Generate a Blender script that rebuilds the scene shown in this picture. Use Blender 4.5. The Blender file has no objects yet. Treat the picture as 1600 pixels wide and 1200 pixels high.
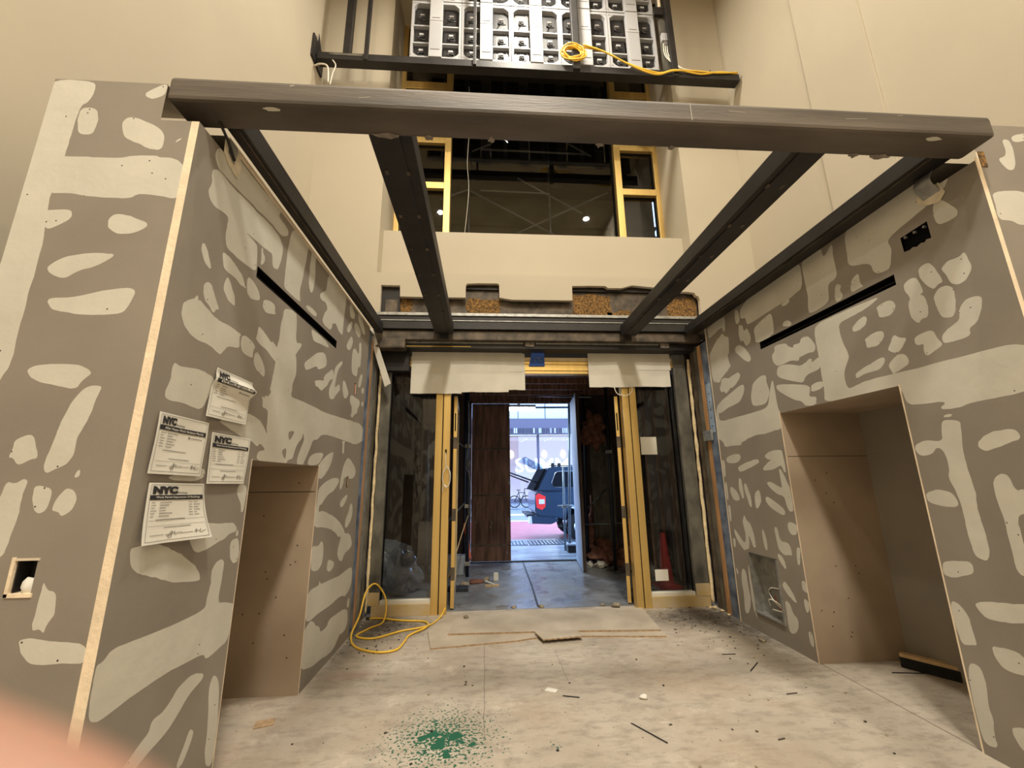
import bpy, bmesh, math, random
from mathutils import Vector, Matrix, noise
from mathutils.geometry import delaunay_2d_cdt
random.seed(7)
S = bpy.context.scene
COL = S.collection
PI = math.pi

# ---------------------------------------------------------------- camera
cam_d = bpy.data.cameras.new('camera'); cam = bpy.data.objects.new('camera', cam_d); COL.objects.link(cam)
cam_d.sensor_fit = 'HORIZONTAL'; cam_d.sensor_width = 36.0; cam_d.lens = 36.0*648.9/1600
cam_d.clip_start = 0.005; cam_d.clip_end = 200
pitch, yaw, roll = math.radians(13.168), math.radians(-3.852), math.radians(-0.675)
cam.matrix_world = (Matrix.Translation((0, 0, 1.5)) @ Matrix.Rotation(yaw, 4, 'Z') @ Matrix.Rotation(pitch, 4, 'X')
                    @ Matrix.Rotation(PI/2, 4, 'X') @ Matrix.Rotation(roll, 4, 'Z'))
cam_d.dof.use_dof = True; cam_d.dof.focus_distance = 3.4; cam_d.dof.aperture_fstop = 5.0
S.camera = cam
# ---------------------------------------------------------------- world and exposure
w = bpy.data.worlds.new('sky'); S.world = w; w.use_nodes = True
bg = w.node_tree.nodes['Background']; bg.inputs[0].default_value = (0.38, 0.60, 1.0, 1); bg.inputs[1].default_value = 5.5
S.view_settings.view_transform = 'Standard'; S.view_settings.look = 'None'
S.view_settings.exposure = 0.17; S.view_settings.gamma = 1.0; S.view_settings.use_curve_mapping = False
S.cycles.use_denoising = True; S.cycles.max_bounces = 10; S.cycles.diffuse_bounces = 6
S.cycles.glossy_bounces = 5; S.cycles.transmission_bounces = 8; S.cycles.sample_clamp_indirect = 6.0
WARM = (1.0, 0.93, 0.80)
def lamp(name, loc, size, power, col, rot=(0, 0, 0), shape='DISK', size_y=None, spread=PI):
    d = bpy.data.lights.new(name, 'AREA'); d.shape = shape; d.size = size
    if size_y: d.size_y = size_y
    d.energy = power; d.color = col; d.spread = spread
    o = bpy.data.objects.new(name, d); COL.objects.link(o); o.location = loc; o.rotation_euler = rot
    return o
lamp('ceiling_or_fill_light', (0.65, -1.75, 9.52), 0.7, 470, WARM)
lamp('ceiling_or_fill_light', (3.2, 0.81, 9.6), 0.17, 68, WARM)
lamp('ceiling_or_fill_light', (-1.38, 0.91, 9.6), 0.17, 68, WARM)
lamp('ceiling_or_fill_light', (0.75, -4.2, 9.55), 0.8, 350, WARM)  # added unseen fill from behind, brightens the far wall
lamp('ceiling_or_fill_light', (0.65, 4.0, 9.55), 0.5, 190, WARM)  # added unseen fill to brighten the passage

# ---------------------------------------------------------------- materials
def mk(name, col, rough=0.8, metal=0.0, vary=0.0, vscale=4.0, bump=0.0, bscale=60.0, col2=None, detail=6, stretch=None, spec=0.5, **kw):
    m = bpy.data.materials.new(name); m.use_nodes = True
    nt = m.node_tree; N = nt.nodes; L = nt.links; b = N['Principled BSDF']
    b.inputs['Roughness'].default_value = rough; b.inputs['Metallic'].default_value = metal
    b.inputs['Specular IOR Level'].default_value = spec
    c = (*col, 1); b.inputs['Base Color'].default_value = c
    for k, v in kw.items(): b.inputs[k.replace('_', ' ')].default_value = v
    tc = N.new('ShaderNodeTexCoord'); mp = N.new('ShaderNodeMapping'); L.new(tc.outputs['Object'], mp.inputs[0])
    if stretch: mp.inputs['Scale'].default_value = stretch
    if vary or col2:
        n = N.new('ShaderNodeTexNoise'); n.inputs['Scale'].default_value = vscale; n.inputs['Detail'].default_value = detail
        L.new(mp.outputs[0], n.inputs['Vector'])
        r = N.new('ShaderNodeValToRGB'); L.new(n.outputs[0], r.inputs[0])
        a = tuple(x*(1-vary) for x in col); z = col2 if col2 else tuple(min(1, x*(1+vary)) for x in col)
        r.color_ramp.elements[0].position = 0.32; r.color_ramp.elements[1].position = 0.68
        r.color_ramp.elements[0].color = (*a, 1); r.color_ramp.elements[1].color = (*z, 1)
        L.new(r.outputs[0], b.inputs['Base Color'])
    if bump:
        n2 = N.new('ShaderNodeTexNoise'); n2.inputs['Scale'].default_value = bscale; n2.inputs['Detail'].default_value = 5
        L.new(mp.outputs[0], n2.inputs['Vector'])
        bp = N.new('ShaderNodeBump'); bp.inputs['Strength'].default_value = bump; bp.inputs['Distance'].default_value = 0.01
        L.new(n2.outputs[0], bp.inputs['Height']); L.new(bp.outputs[0], b.inputs['Normal'])
    return m
def emis(name, col, s):
    m = mk(name, col); b = m.node_tree.nodes['Principled BSDF']
    b.inputs['Emission Color'].default_value = (*col, 1); b.inputs['Emission Strength'].default_value = s
    return m
M = {}
M['paint'] = mk('cream_wall_paint', (0.455, 0.40, 0.305), 0.75, vary=0.03, vscale=0.8, bump=0.05, bscale=30)
M['ceil'] = mk('ceiling_paint', (0.55, 0.48, 0.35), 0.9)
M['board'] = mk('grey_drywall_paper', (0.25, 0.22, 0.182), 0.85, vary=0.10, vscale=1.6, bump=0.06, bscale=160)
M['mud'] = mk('joint_compound', (0.56, 0.54, 0.47), 0.8, vary=0.06, vscale=3.5, bump=0.25, bscale=14, detail=8)
M['seam'] = mk('taped_seam', (0.58, 0.54, 0.46), 0.8, col2=(0.60, 0.50, 0.41), vary=0.03, vscale=2.2, bump=0.2, bscale=12)
M['bead'] = mk('corner_bead_paper', (0.80, 0.665, 0.49), 0.8, vary=0.12, vscale=9, bump=0.3, bscale=50)
M['gyp'] = mk('gypsum_core', (0.66, 0.58, 0.44), 0.9, vary=0.1, vscale=20)
M['tan'] = mk('tan_drywall_back', (0.35, 0.272, 0.195), 0.85, vary=0.10, vscale=2.5)
M['dark'] = mk('screw_head', (0.03, 0.025, 0.02), 0.6)
M['void'] = mk('cavity_black', (0.006, 0.006, 0.006), 0.9, spec=0.05)
M['beam'] = mk('dark_tube_steel', (0.085, 0.072, 0.058), 0.5, 0.2, col2=(0.13, 0.108, 0.09), vary=0.35, vscale=2.2, bump=0.15, bscale=25, stretch=(0.5, 2, 5))
M['blk'] = mk('black_steel', (0.018, 0.0155, 0.0145), 0.5, 0.2, vary=0.3, vscale=5, bump=0.15, bscale=30)
M['lint'] = mk('mill_steel', (0.07, 0.057, 0.043), 0.6, 0.2, col2=(0.15, 0.115, 0.08), vary=0.4, vscale=7, bump=0.3, bscale=25)
M['rust'] = mk('rust', (0.045, 0.03, 0.016), 0.85, 0.1, col2=(0.36, 0.19, 0.05), vary=0.2, vscale=42, bump=0.5, bscale=60, detail=12)
M['galv'] = mk('galvanised_steel', (0.33, 0.33, 0.31), 0.45, 0.6, vary=0.25, vscale=14)
M['gpost'] = mk('grey_primed_steel', (0.10, 0.095, 0.08), 0.55, 0.3, col2=(0.20, 0.185, 0.15), vary=0.35, vscale=7, stretch=(1, 1, 0.5), bump=0.2, bscale=40)
M['gold'] = mk('brushed_brass', (0.80, 0.56, 0.20), 0.36, 0.75, vary=0.06, vscale=3, stretch=(6, 6, 0.4))
M['golddust'] = mk('dusty_brass', (0.62, 0.45, 0.19), 0.6, 0.3, col2=(0.55, 0.45, 0.30), vary=0.1, vscale=9)
M['foam'] = mk('yellow_foam_sealant', (0.74, 0.60, 0.36), 0.9, vary=0.15, vscale=20, bump=0.8, bscale=50)
M['stud'] = mk('wood_stud', (0.42, 0.23, 0.10), 0.8, vary=0.25, vscale=6, stretch=(8, 8, 0.6))
M['bstud'] = mk('blue_coated_stud', (0.09, 0.12, 0.20), 0.5, 0.4, col2=(0.30, 0.36, 0.45), vary=0.2, vscale=6)
M['paper'] = mk('white_paper', (0.73, 0.71, 0.64), 0.9, vary=0.03, vscale=6)
M['kraft'] = mk('masking_paper', (0.63, 0.60, 0.52), 0.9, vary=0.06, vscale=4)
M['ink'] = mk('black_ink', (0.02, 0.018, 0.018), 0.7)
M['inkg'] = mk('grey_print', (0.17, 0.15, 0.14), 0.8)
M['gface'] = mk('galvanised_face', (0.42, 0.50, 0.58), 0.35, 0.5, vary=0.25, vscale=9)
M['tape'] = mk('blue_tape', (0.03, 0.10, 0.42), 0.7)
M['ycord'] = mk('yellow_cord_jacket', (0.80, 0.50, 0.05), 0.45)
M['wcord'] = mk('white_cord_jacket', (0.70, 0.66, 0.56), 0.5)
M['bcord'] = mk('black_cord_jacket', (0.02, 0.02, 0.02), 0.5)
M['rcord'] = mk('red_wire', (0.35, 0.09, 0.06), 0.5)
M['osb'] = mk('dusty_plywood', (0.40, 0.335, 0.25), 0.9, col2=(0.50, 0.43, 0.335), vary=0.12, vscale=2.5, detail=12, bump=0.3, bscale=50)
M['osbe'] = mk('plywood_edge', (0.38, 0.26, 0.15), 0.9, vary=0.25, vscale=30)
M['ply'] = mk('brown_plywood', (0.10, 0.050, 0.034), 0.65, col2=(0.26, 0.135, 0.085), vary=0.3, vscale=3, stretch=(6, 6, 0.7), bump=0.2, bscale=20)
M['plyd'] = mk('dark_plywood', (0.06, 0.04, 0.034), 0.8, vary=0.3, vscale=3)
M['doorw'] = mk('pale_or_daylit_face', (0.30, 0.33, 0.38), 0.6, vary=0.1)
M['tub'] = mk('scaffold_tube', (0.17, 0.20, 0.22), 0.4, 0.7, vary=0.2, vscale=10)
M['tubd'] = mk('dark_scaffold_tube', (0.035, 0.04, 0.055), 0.5, 0.5)
M['orange'] = mk('orange_pipe', (0.60, 0.12, 0.05), 0.6)
M['red'] = mk('red_cone_plastic', (0.42, 0.035, 0.035), 0.6)
M['rag'] = mk('reddish_insulation', (0.14, 0.06, 0.04), 0.95, col2=(0.28, 0.13, 0.09), vary=0.3, vscale=9, bump=0.6, bscale=30)
M['rubble'] = mk('rubble', (0.30, 0.25, 0.18), 0.95, vary=0.3, vscale=20, bump=0.5, bscale=40)
M['net'] = mk('black_netting', (0.03, 0.028, 0.027), 0.9)
M['olive'] = mk('stone_facade_dark', (0.26, 0.23, 0.165), 0.9, vary=0.2, vscale=2)
M['wframe'] = mk('cabinet_cast_frame', (0.37, 0.37, 0.38), 0.65, 0.0)
M['pbox'] = mk('power_box_shell', (0.38, 0.38, 0.39), 0.65, 0.0)
M['mod'] = mk('module_plastic', (0.022, 0.021, 0.022), 0.4, vary=0.3, vscale=9)
M['bristle'] = mk('black_bristle', (0.012, 0.012, 0.012), 0.9, bump=1.0, bscale=200)
M['wood'] = mk('pale_wood', (0.55, 0.38, 0.20), 0.7, vary=0.1, vscale=12)
M['truck'] = mk('navy_car_paint', (0.035, 0.065, 0.12), 0.25, 0.2, Coat_Weight=0.6)
M['glassd'] = mk('tinted_window', (0.012, 0.015, 0.02), 0.06)
M['tail'] = emis('tail_light_red', (0.75, 0.03, 0.03), 0.25)
M['tailw'] = mk('tail_light_clear', (0.75, 0.75, 0.8), 0.2)
M['tyre'] = mk('tyre_rubber', (0.015, 0.015, 0.015), 0.85)
M['chrome'] = mk('chrome', (0.6, 0.6, 0.62), 0.2, 0.9)
M['walk'] = mk('wet_sidewalk', (0.17, 0.20, 0.24), 0.25, col2=(0.34, 0.38, 0.43), vary=0.2, vscale=1.6, stretch=(1, 3, 1), bump=0.3, bscale=9)
M['asph'] = mk('asphalt', (0.22, 0.22, 0.25), 0.5, vary=0.15, vscale=3)
M['lane'] = mk('red_lane_paint', (0.50, 0.13, 0.14), 0.4, vary=0.15, vscale=3)
M['wline'] = mk('white_road_line', (0.8, 0.8, 0.8), 0.6)
M['yline'] = mk('yellow_road_line', (0.8, 0.65, 0.2), 0.6)
M['grate'] = mk('steel_grate', (0.07, 0.08, 0.10), 0.5, 0.5)
M['fac'] = mk('pale_facade_panel', (0.55, 0.57, 0.62), 0.7, vary=0.05)
M['awn'] = mk('mauve_awning', (0.115, 0.095, 0.13), 0.8)
M['awnd'] = mk('awning_slat', (0.05, 0.045, 0.06), 0.8)
M['shop'] = emis('lit_shop_interior', (0.50, 0.42, 0.50), 0.75)  # shop wall and ceiling glow in place of their room lighting
M['shopw'] = emis('warm_lamp_and_glow', (1.0, 0.80, 0.60), 1.1)
M['sign'] = emis('lit_sign_letter', (0.9, 0.95, 0.92), 0.9)
M['tubel'] = emis('fluorescent_tube', (0.85, 0.95, 1.0), 14)
M['lampd'] = emis('lamp_diffuser', (1.0, 0.86, 0.63), 30)
M['skin'] = mk('finger_skin', (0.32, 0.18, 0.13), 0.5, vary=0.06, vscale=40, Subsurface_Weight=0.25)
M['pskin'] = mk('skin', (0.62, 0.38, 0.26), 0.6)
M['cloth'] = mk('white_cloth', (0.8, 0.82, 0.85), 0.9)
M['pants'] = mk('dark_trousers', (0.05, 0.05, 0.08), 0.9)
M['spl'] = mk('weld_spatter', (0.20, 0.17, 0.145), 0.8, vary=0.3, vscale=30, bump=0.6, bscale=60)
def patchy():
    m = mk('patched_drywall', (0.2, 0.18, 0.16)); nt = m.node_tree; N = nt.nodes; L = nt.links; b = N['Principled BSDF']
    g = N.new('ShaderNodeNewGeometry'); mp = N.new('ShaderNodeMapping'); mp.inputs['Scale'].default_value = (2.2, 1, 1.1); L.new(g.outputs['Position'], mp.inputs[0])
    n = N.new('ShaderNodeTexNoise'); n.inputs['Scale'].default_value = 1.5; n.inputs['Detail'].default_value = 3; L.new(mp.outputs[0], n.inputs['Vector'])
    r = N.new('ShaderNodeValToRGB'); r.color_ramp.elements[0].position = .53; r.color_ramp.elements[1].position = .54
    r.color_ramp.elements[0].color = (.22, .195, .17, 1); r.color_ramp.elements[1].color = (.57, .55, .49, 1)
    L.new(n.outputs[0], r.inputs[0]); L.new(r.outputs[0], b.inputs['Base Color']); return m
M['patchy'] = patchy()
# window glass: clear, reflective
def glass(name, tint):
    m = bpy.data.materials.new(name); m.use_nodes = True; nt = m.node_tree; N = nt.nodes; L = nt.links
    N.remove(N['Principled BSDF']); o = N['Material Output']
    t = N.new('ShaderNodeBsdfTransparent'); t.inputs[0].default_value = (*tint, 1)
    g = N.new('ShaderNodeBsdfGlossy'); g.inputs['Roughness'].default_value = 0.015
    f = N.new('ShaderNodeFresnel'); f.inputs[0].default_value = 1.85; gm = N.new('ShaderNodeNewGeometry'); iv = N.new('ShaderNodeMath'); iv.operation = 'SUBTRACT'; iv.inputs[0].default_value = 1.0; L.new(gm.outputs['Backfacing'], iv.inputs[1]); mu = N.new('ShaderNodeMath'); mu.operation = 'MULTIPLY'; L.new(iv.outputs[0], mu.inputs[0]); L.new(f.outputs[0], mu.inputs[1])
    x = N.new('ShaderNodeMixShader'); L.new(mu.outputs[0], x.inputs[0]); L.new(t.outputs[0], x.inputs[1]); L.new(g.outputs[0], x.inputs[2])
    L.new(x.outputs[0], o.inputs[0]); return m
M['glass'] = glass('window_glass', (0.80, 0.80, 0.77))
M['hatch'] = glass('light_tinted_glass', (0.55, 0.62, 0.75))
M['glassw'] = glass('upper_window_glass', (0.7, 0.7, 0.68))
def bagmat():
    m = mk('clear_plastic_film', (0.26, 0.30, 0.40), 0.12, bump=0.4, bscale=25, Alpha=0.8, Coat_Weight=1.0); return m
M['bag'] = bagmat()

def floor_mat(name, base, base2, dirt):
    m = bpy.data.materials.new(name); m.use_nodes = True; nt = m.node_tree; N = nt.nodes; L = nt.links; b = N['Principled BSDF']
    g = N.new('ShaderNodeNewGeometry'); P = g.outputs['Position']
    def nz(sc, det=8, rough=0.6, st=None):
        n = N.new('ShaderNodeTexNoise'); n.inputs['Scale'].default_value = sc; n.inputs['Detail'].default_value = det; n.inputs['Roughness'].default_value = rough
        if st:
            mp = N.new('ShaderNodeMapping'); mp.inputs['Scale'].default_value = st; L.new(P, mp.inputs[0]); L.new(mp.outputs[0], n.inputs['Vector'])
        else: L.new(P, n.inputs['Vector'])
        return n.outputs[0]
    def ramp(src, a, z, ca=(0, 0, 0, 1), cz=(1, 1, 1, 1)):
        r = N.new('ShaderNodeValToRGB'); r.color_ramp.elements[0].position = a; r.color_ramp.elements[1].position = z
        r.color_ramp.elements[0].color = ca; r.color_ramp.elements[1].color = cz; L.new(src, r.inputs[0]); return r.outputs[0]
    def mix(f, a, bcol):
        x = N.new('ShaderNodeMix'); x.data_type = 'RGBA'
        if isinstance(f, float): x.inputs[0].default_value = f
        else: L.new(f, x.inputs[0])
        for i, v in ((6, a), (7, bcol)):
            if isinstance(v, tuple): x.inputs[i].default_value = (*v, 1)
            else: L.new(v, x.inputs[i])
        return x.outputs[2]
    def math_(op, a, bb=None):
        x = N.new('ShaderNodeMath'); x.operation = op
        for i, v in enumerate((a, bb)):
            if v is None: continue
            if isinstance(v, (int, float)): x.inputs[i].default_value = v
            else: L.new(v, x.inputs[i])
        return x.outputs[0]
    c = mix(ramp(nz(1.4), 0.35, 0.68), base, base2)
    c = mix(math_('MULTIPLY', ramp(nz(5.5, 10, 0.7, (1, 2.2, 1)), 0.48, 0.62), 0.6), c, tuple(x*0.68 for x in base))
    c = mix(math_('MULTIPLY', ramp(nz(0.9, 6, 0.6), 0.50, 0.66), 0.45), c, (base[0]*0.95, base[1]*0.80, base[2]*0.68))
    c = mix(math_('MULTIPLY', ramp(nz(2.4, 12, 0.75), 0.56, 0.66), 0.5), c, tuple(min(1, x*1.3) for x in base2))
    c = mix(ramp(nz(34, 2, 0.5), 0.735, 0.76), c, (0.07, 0.055, 0.045))
    c = mix(ramp(nz(75, 2, 0.5), 0.715, 0.74), c, (0.12, 0.09, 0.07))
    sep = N.new('ShaderNodeSeparateXYZ'); L.new(P, sep.inputs[0]); X, Y = sep.outputs[0], sep.outputs[1]
    if dirt:
        # sooty dirt lying along the storefront sills and in the corners
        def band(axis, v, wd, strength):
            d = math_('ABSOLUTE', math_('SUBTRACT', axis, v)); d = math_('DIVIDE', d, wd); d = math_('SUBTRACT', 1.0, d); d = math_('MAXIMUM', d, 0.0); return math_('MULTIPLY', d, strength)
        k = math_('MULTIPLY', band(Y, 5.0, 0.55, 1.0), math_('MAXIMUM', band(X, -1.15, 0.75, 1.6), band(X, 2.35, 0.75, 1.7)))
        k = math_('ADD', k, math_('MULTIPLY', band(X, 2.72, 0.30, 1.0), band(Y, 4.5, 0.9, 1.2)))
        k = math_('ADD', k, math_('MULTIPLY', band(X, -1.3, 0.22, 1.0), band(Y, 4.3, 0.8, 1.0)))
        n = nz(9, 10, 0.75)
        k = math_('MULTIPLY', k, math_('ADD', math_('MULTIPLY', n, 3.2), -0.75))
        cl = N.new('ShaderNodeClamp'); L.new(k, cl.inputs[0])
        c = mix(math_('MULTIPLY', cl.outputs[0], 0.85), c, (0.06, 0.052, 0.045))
        # green paint spilled and spattered
        def dist(x0, y0, sx=1.0, sy=1.0):
            a = math_('MULTIPLY', math_('SUBTRACT', X, x0), sx); bb = math_('MULTIPLY', math_('SUBTRACT', Y, y0), sy)
            return math_('SQRT', math_('ADD', math_('MULTIPLY', a, a), math_('MULTIPLY', bb, bb)))
        core = N.new('ShaderNodeTexNoise'); core.inputs['Scale'].default_value = 11; core.inputs['Detail'].default_value = 8; L.new(P, core.inputs['Vector'])
        spat = N.new('ShaderNodeTexNoise'); spat.inputs['Scale'].default_value = 55; spat.inputs['Detail'].default_value = 3; L.new(P, spat.inputs['Vector'])
        d0 = dist(-0.245, 2.93, 1.0, 1.0)
        t0 = math_('ADD', math_('MULTIPLY', d0, 1.35), 0.405)
        f0 = math_('GREATER_THAN', core.outputs[0], t0)
        t1 = math_('ADD', math_('MULTIPLY', d0, 0.48), 0.45)
        f1 = math_('GREATER_THAN', spat.outputs[0], t1)
        d2 = dist(0.41, 2.80); t2 = math_('ADD', math_('MULTIPLY', d2, 2.6), 0.52); f2 = math_('GREATER_THAN', spat.outputs[0], t2)
        f = math_('MAXIMUM', math_('MAXIMUM', f0, f1), f2)
        c = mix(f, c, (0.008, 0.095, 0.05))
        # thin joints
        def line(axis, v, wd, other, a, z):
            q = math_('LESS_THAN', math_('ABSOLUTE', math_('SUBTRACT', axis, v)), wd)
            return math_('MULTIPLY', q, math_('MULTIPLY', math_('GREATER_THAN', other, a), math_('LESS_THAN', other, z)))
        wob = math_('ADD', X, math_('MULTIPLY', nz(3, 2), 0.03))
        ln = math_('MAXIMUM', line(wob, 0.02, 0.0025, Y, 2.9, 4.6), line(wob, 0.66, 0.002, Y, 3.6, 4.2))
        ln = math_('MAXIMUM', ln, line(wob, 2.80, 0.006, Y, -3.0, 3.7))
        c = mix(math_('MULTIPLY', ln, 0.6), c, (0.08, 0.065, 0.05))
        # faint pink chalk smear
        d3 = math_('SUBTRACT', 1.0, math_('MULTIPLY', dist(-1.05, 3.85, 2.2, 5.0), 1.6)); cl3 = N.new('ShaderNodeClamp'); L.new(d3, cl3.inputs[0])
        c = mix(math_('MULTIPLY', math_('MULTIPLY', cl3.outputs[0], nz(14)), 0.45), c, (0.42, 0.16, 0.14))
    L.new(c, b.inputs['Base Color'])
    b.inputs['Roughness'].default_value = 0.85 if dirt else 0.3
    if not dirt:
        L.new(ramp(nz(2.2, 6), 0.4, 0.62, (0.16, 0.16, 0.16, 1), (0.6, 0.6, 0.6, 1)), b.inputs['Roughness'])
    bp = N.new('ShaderNodeBump'); bp.inputs['Strength'].default_value = 0.25; bp.inputs['Distance'].default_value = 0.01
    L.new(nz(22, 8), bp.inputs['Height']); L.new(bp.outputs[0], b.inputs['Normal'])
    return m
M['floor'] = floor_mat('dusty_concrete', (0.375, 0.322, 0.258), (0.50, 0.445, 0.37), True)
M['vfloor'] = floor_mat('damp_concrete', (0.16, 0.165, 0.17), (0.27, 0.27, 0.27), False)

# ---------------------------------------------------------------- helpers
class MB:
    def __init__(s): s.v = []; s.f = []; s.m = []; s.mats = []; s.sm = []
    def mi(s, m):
        m = M[m] if isinstance(m, str) else m
        if m not in s.mats: s.mats.append(m)
        return s.mats.index(m)
    def add(s, vs, fs, mat, smooth=False):
        o = len(s.v); k = s.mi(mat); s.v += [tuple(v) for v in vs]
        for f in fs: s.f.append([i+o for i in f]); s.m.append(k); s.sm.append(smooth)
        return s
    def box(s, x0, x1, y0, y1, z0, z1, mat, rot=None, bev=0.0):
        if bev:
            bm = bmesh.new(); bmesh.ops.create_cube(bm, size=1)
            for v in bm.verts: v.co = Vector(((x0+x1)/2+v.co.x*(x1-x0), (y0+y1)/2+v.co.y*(y1-y0), (z0+z1)/2+v.co.z*(z1-z0)))
            bmesh.ops.bevel(bm, geom=bm.edges[:], offset=bev, segments=2, affect='EDGES', profile=0.6)
            bm.verts.index_update(); vs = [v.co.copy() for v in bm.verts]; fs = [[v.index for v in f.verts] for f in bm.faces]; bm.free()
        else:
            vs = [Vector((x, y, z)) for x in (x0, x1) for y in (y0, y1) for z in (z0, z1)]
            fs = [(0, 1, 3, 2), (4, 6, 7, 5), (0, 4, 5, 1), (2, 3, 7, 6), (0, 2, 6, 4), (1, 5, 7, 3)]
        if rot:
            c = Vector(((x0+x1)/2, (y0+y1)/2, (z0+z1)/2)) if len(rot) == 2 else Vector(rot[2])
            R = Matrix.Rotation(rot[0], 3, rot[1]); vs = [R @ (v-c)+c for v in vs]
        return s.add(vs, fs, mat)
    def poly(s, pts, t, mat, emat=None):   # extrude polygon pts (3d) by vector t
        t = Vector(t); n = len(pts); pts = [Vector(p) for p in pts]
        nrm = Vector((0, 0, 0))
        for i in range(n): nrm += pts[i].cross(pts[(i+1) % n])
        vs = pts + [p+t for p in pts]
        a, b = list(range(n)), list(range(n, 2*n))
        if nrm.dot(t) < 0: fs0 = [a, b[::-1]]; fl = 1
        else: fs0 = [a[::-1], b]; fl = 0
        s.add(vs, fs0, mat)
        sides = [((i, (i+1) % n, n+(i+1) % n, n+i) if not fl else (i, n+i, n+(i+1) % n, (i+1) % n)) for i in range(n)]
        return s.add(vs, sides, emat or mat)
    def tube(s, pts, r, mat, n=8, cap=True, closed=False):
        pts = [Vector(p) for p in pts]; vs = []; fs = []; k = len(pts); up = None
        for i, p in enumerate(pts):
            if closed: d = pts[(i+1) % k]-pts[i-1]
            else: d = pts[min(i+1, k-1)]-pts[max(i-1, 0)]
            d = d.normalized() if d.length > 1e-9 else Vector((0, 0, 1))
            if up is None: up = Vector((0, 0, 1)) if abs(d.z) < 0.9 else Vector((1, 0, 0))
            a = (up-d*up.dot(d)); a = a.normalized() if a.length > 1e-6 else d.orthogonal().normalized(); up = a; b = d.cross(a)
            rr = r[i] if isinstance(r, (list, tuple)) else r
            for j in range(n):
                t = 2*PI*j/n; vs.append(p+a*math.cos(t)*rr+b*math.sin(t)*rr)
        rng = k if closed else k-1
        for i in range(rng):
            for j in range(n):
                q = (i+1) % k; fs.append((i*n+j, i*n+(j+1) % n, q*n+(j+1) % n, q*n+j))
        if cap and not closed: fs += [list(range(n))[::-1], [(k-1)*n+j for j in range(n)]]
        return s.add(vs, fs, mat, True)
    def grid(s, fn, nu, nv, mat, thick=0.0, smooth=True):
        vs = [Vector(fn(i/nu, j/nv)) for j in range(nv+1) for i in range(nu+1)]
        fs = [(j*(nu+1)+i, j*(nu+1)+i+1, (j+1)*(nu+1)+i+1, (j+1)*(nu+1)+i) for j in range(nv) for i in range(nu)]
        s.add(vs, fs, mat, smooth)
        if thick:
            n = (vs[1]-vs[0]).cross(vs[nu+1]-vs[0]).normalized()*thick
            s.add([v-n for v in vs], [f[::-1] for f in fs], mat, smooth)
            k = (nu+1)*(nv+1); bd = [i for i in range(nu+1)]+[j*(nu+1)+nu for j in range(1, nv+1)]+[nv*(nu+1)+i for i in range(nu-1, -1, -1)]+[j*(nu+1) for j in range(nv-1, 0, -1)]
            allv = vs+[v-n for v in vs]; s.add(allv, [(bd[i], bd[(i+1) % len(bd)], bd[(i+1) % len(bd)]+k, bd[i]+k)[::-1] for i in range(len(bd))], mat)
        return s
    def blob(s, c, r, mat, seed=0, amp=0.3, sub=2, fr=1.5):
        bm = bmesh.new(); bmesh.ops.create_icosphere(bm, subdivisions=sub, radius=1)
        vs = []
        for v in bm.verts:
            n = noise.noise(v.co*fr+Vector((seed*3.1, seed*1.7, seed)))
            q = v.co*(1+amp*n*2); vs.append(Vector((c[0]+q.x*r[0], c[1]+q.y*r[1], max(c[2]+q.z*r[2], 0.0 if c[2] < 0.6 else -9))))
        fs = [[v.index for v in f.verts] for f in bm.faces]; bm.free()
        return s.add(vs, fs, mat, True)
    def build(s, name, parent=None, loc=None):
        root = parent
        while root is not None and root.parent is not None: root = root.parent
        if root is not None: off = root['_o'] if '_o' in root else (0, 0, 0); off = Vector(off)
        else:
            xs = [v[0] for v in s.v]; ys = [v[1] for v in s.v]; zs = [v[2] for v in s.v]
            off = Vector(loc) if loc else Vector(((min(xs)+max(xs))/2, (min(ys)+max(ys))/2, min(zs)))
        me = bpy.data.meshes.new(name); me.from_pydata([(v[0]-off.x, v[1]-off.y, v[2]-off.z) for v in s.v], [], s.f)
        for m in s.mats: me.materials.append(m)
        me.polygons.foreach_set('material_index', s.m); me.polygons.foreach_set('use_smooth', s.sm); me.update()
        o = bpy.data.objects.new(name, me); COL.objects.link(o)
        if parent is not None: o.parent = parent
        else: o.location = off; o['_o'] = tuple(off)
        return o
def tag(o, label, cat, group=None, kind=None):
    if label: o['label'] = label
    if cat: o['category'] = cat
    if group: o['group'] = group
    if kind: o['kind'] = kind
    return o
def thing(name, loc, label, cat, group=None, kind=None):
    o = bpy.data.objects.new(name, None); COL.objects.link(o); o.location = loc; o['_o'] = tuple(loc); o.empty_display_size = 0.1
    return tag(o, label, cat, group, kind)
def copy_tree(o, parent=None):
    c = o.copy(); COL.objects.link(c)
    if parent is not None: c.parent = parent
    for ch in list(o.children): copy_tree(ch, c)
    return c
def ccw(p):
    a = sum(p[i][0]*p[(i+1) % len(p)][1]-p[(i+1) % len(p)][0]*p[i][1] for i in range(len(p)))
    return list(p) if a > 0 else list(p)[::-1]
def chaikin(p, n=2):
    for _ in range(n):
        q = []
        for i in range(len(p)):
            a, b = p[i], p[(i+1) % len(p)]
            q += [(a[0]*.78+b[0]*.22, a[1]*.78+b[1]*.22), (a[0]*.22+b[0]*.78, a[1]*.22+b[1]*.78)]
        p = q
    return p
def smooth_path(pts, n=6, closed=False):
    P = [Vector(p) for p in pts]; out = []; k = len(P)
    for i in range(k if closed else k-1):
        a, b, c, d = (P[(i-1) % k], P[i], P[(i+1) % k], P[(i+2) % k]) if closed else (P[max(i-1, 0)], P[i], P[i+1], P[min(i+2, k-1)])
        for j in range(n):
            t = j/n; out.append(0.5*((2*b)+(c-a)*t+(2*a-5*b+4*c-d)*t*t+(3*b-a-3*c+d)*t**3))
    if not closed: out.append(P[-1])
    return out
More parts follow.
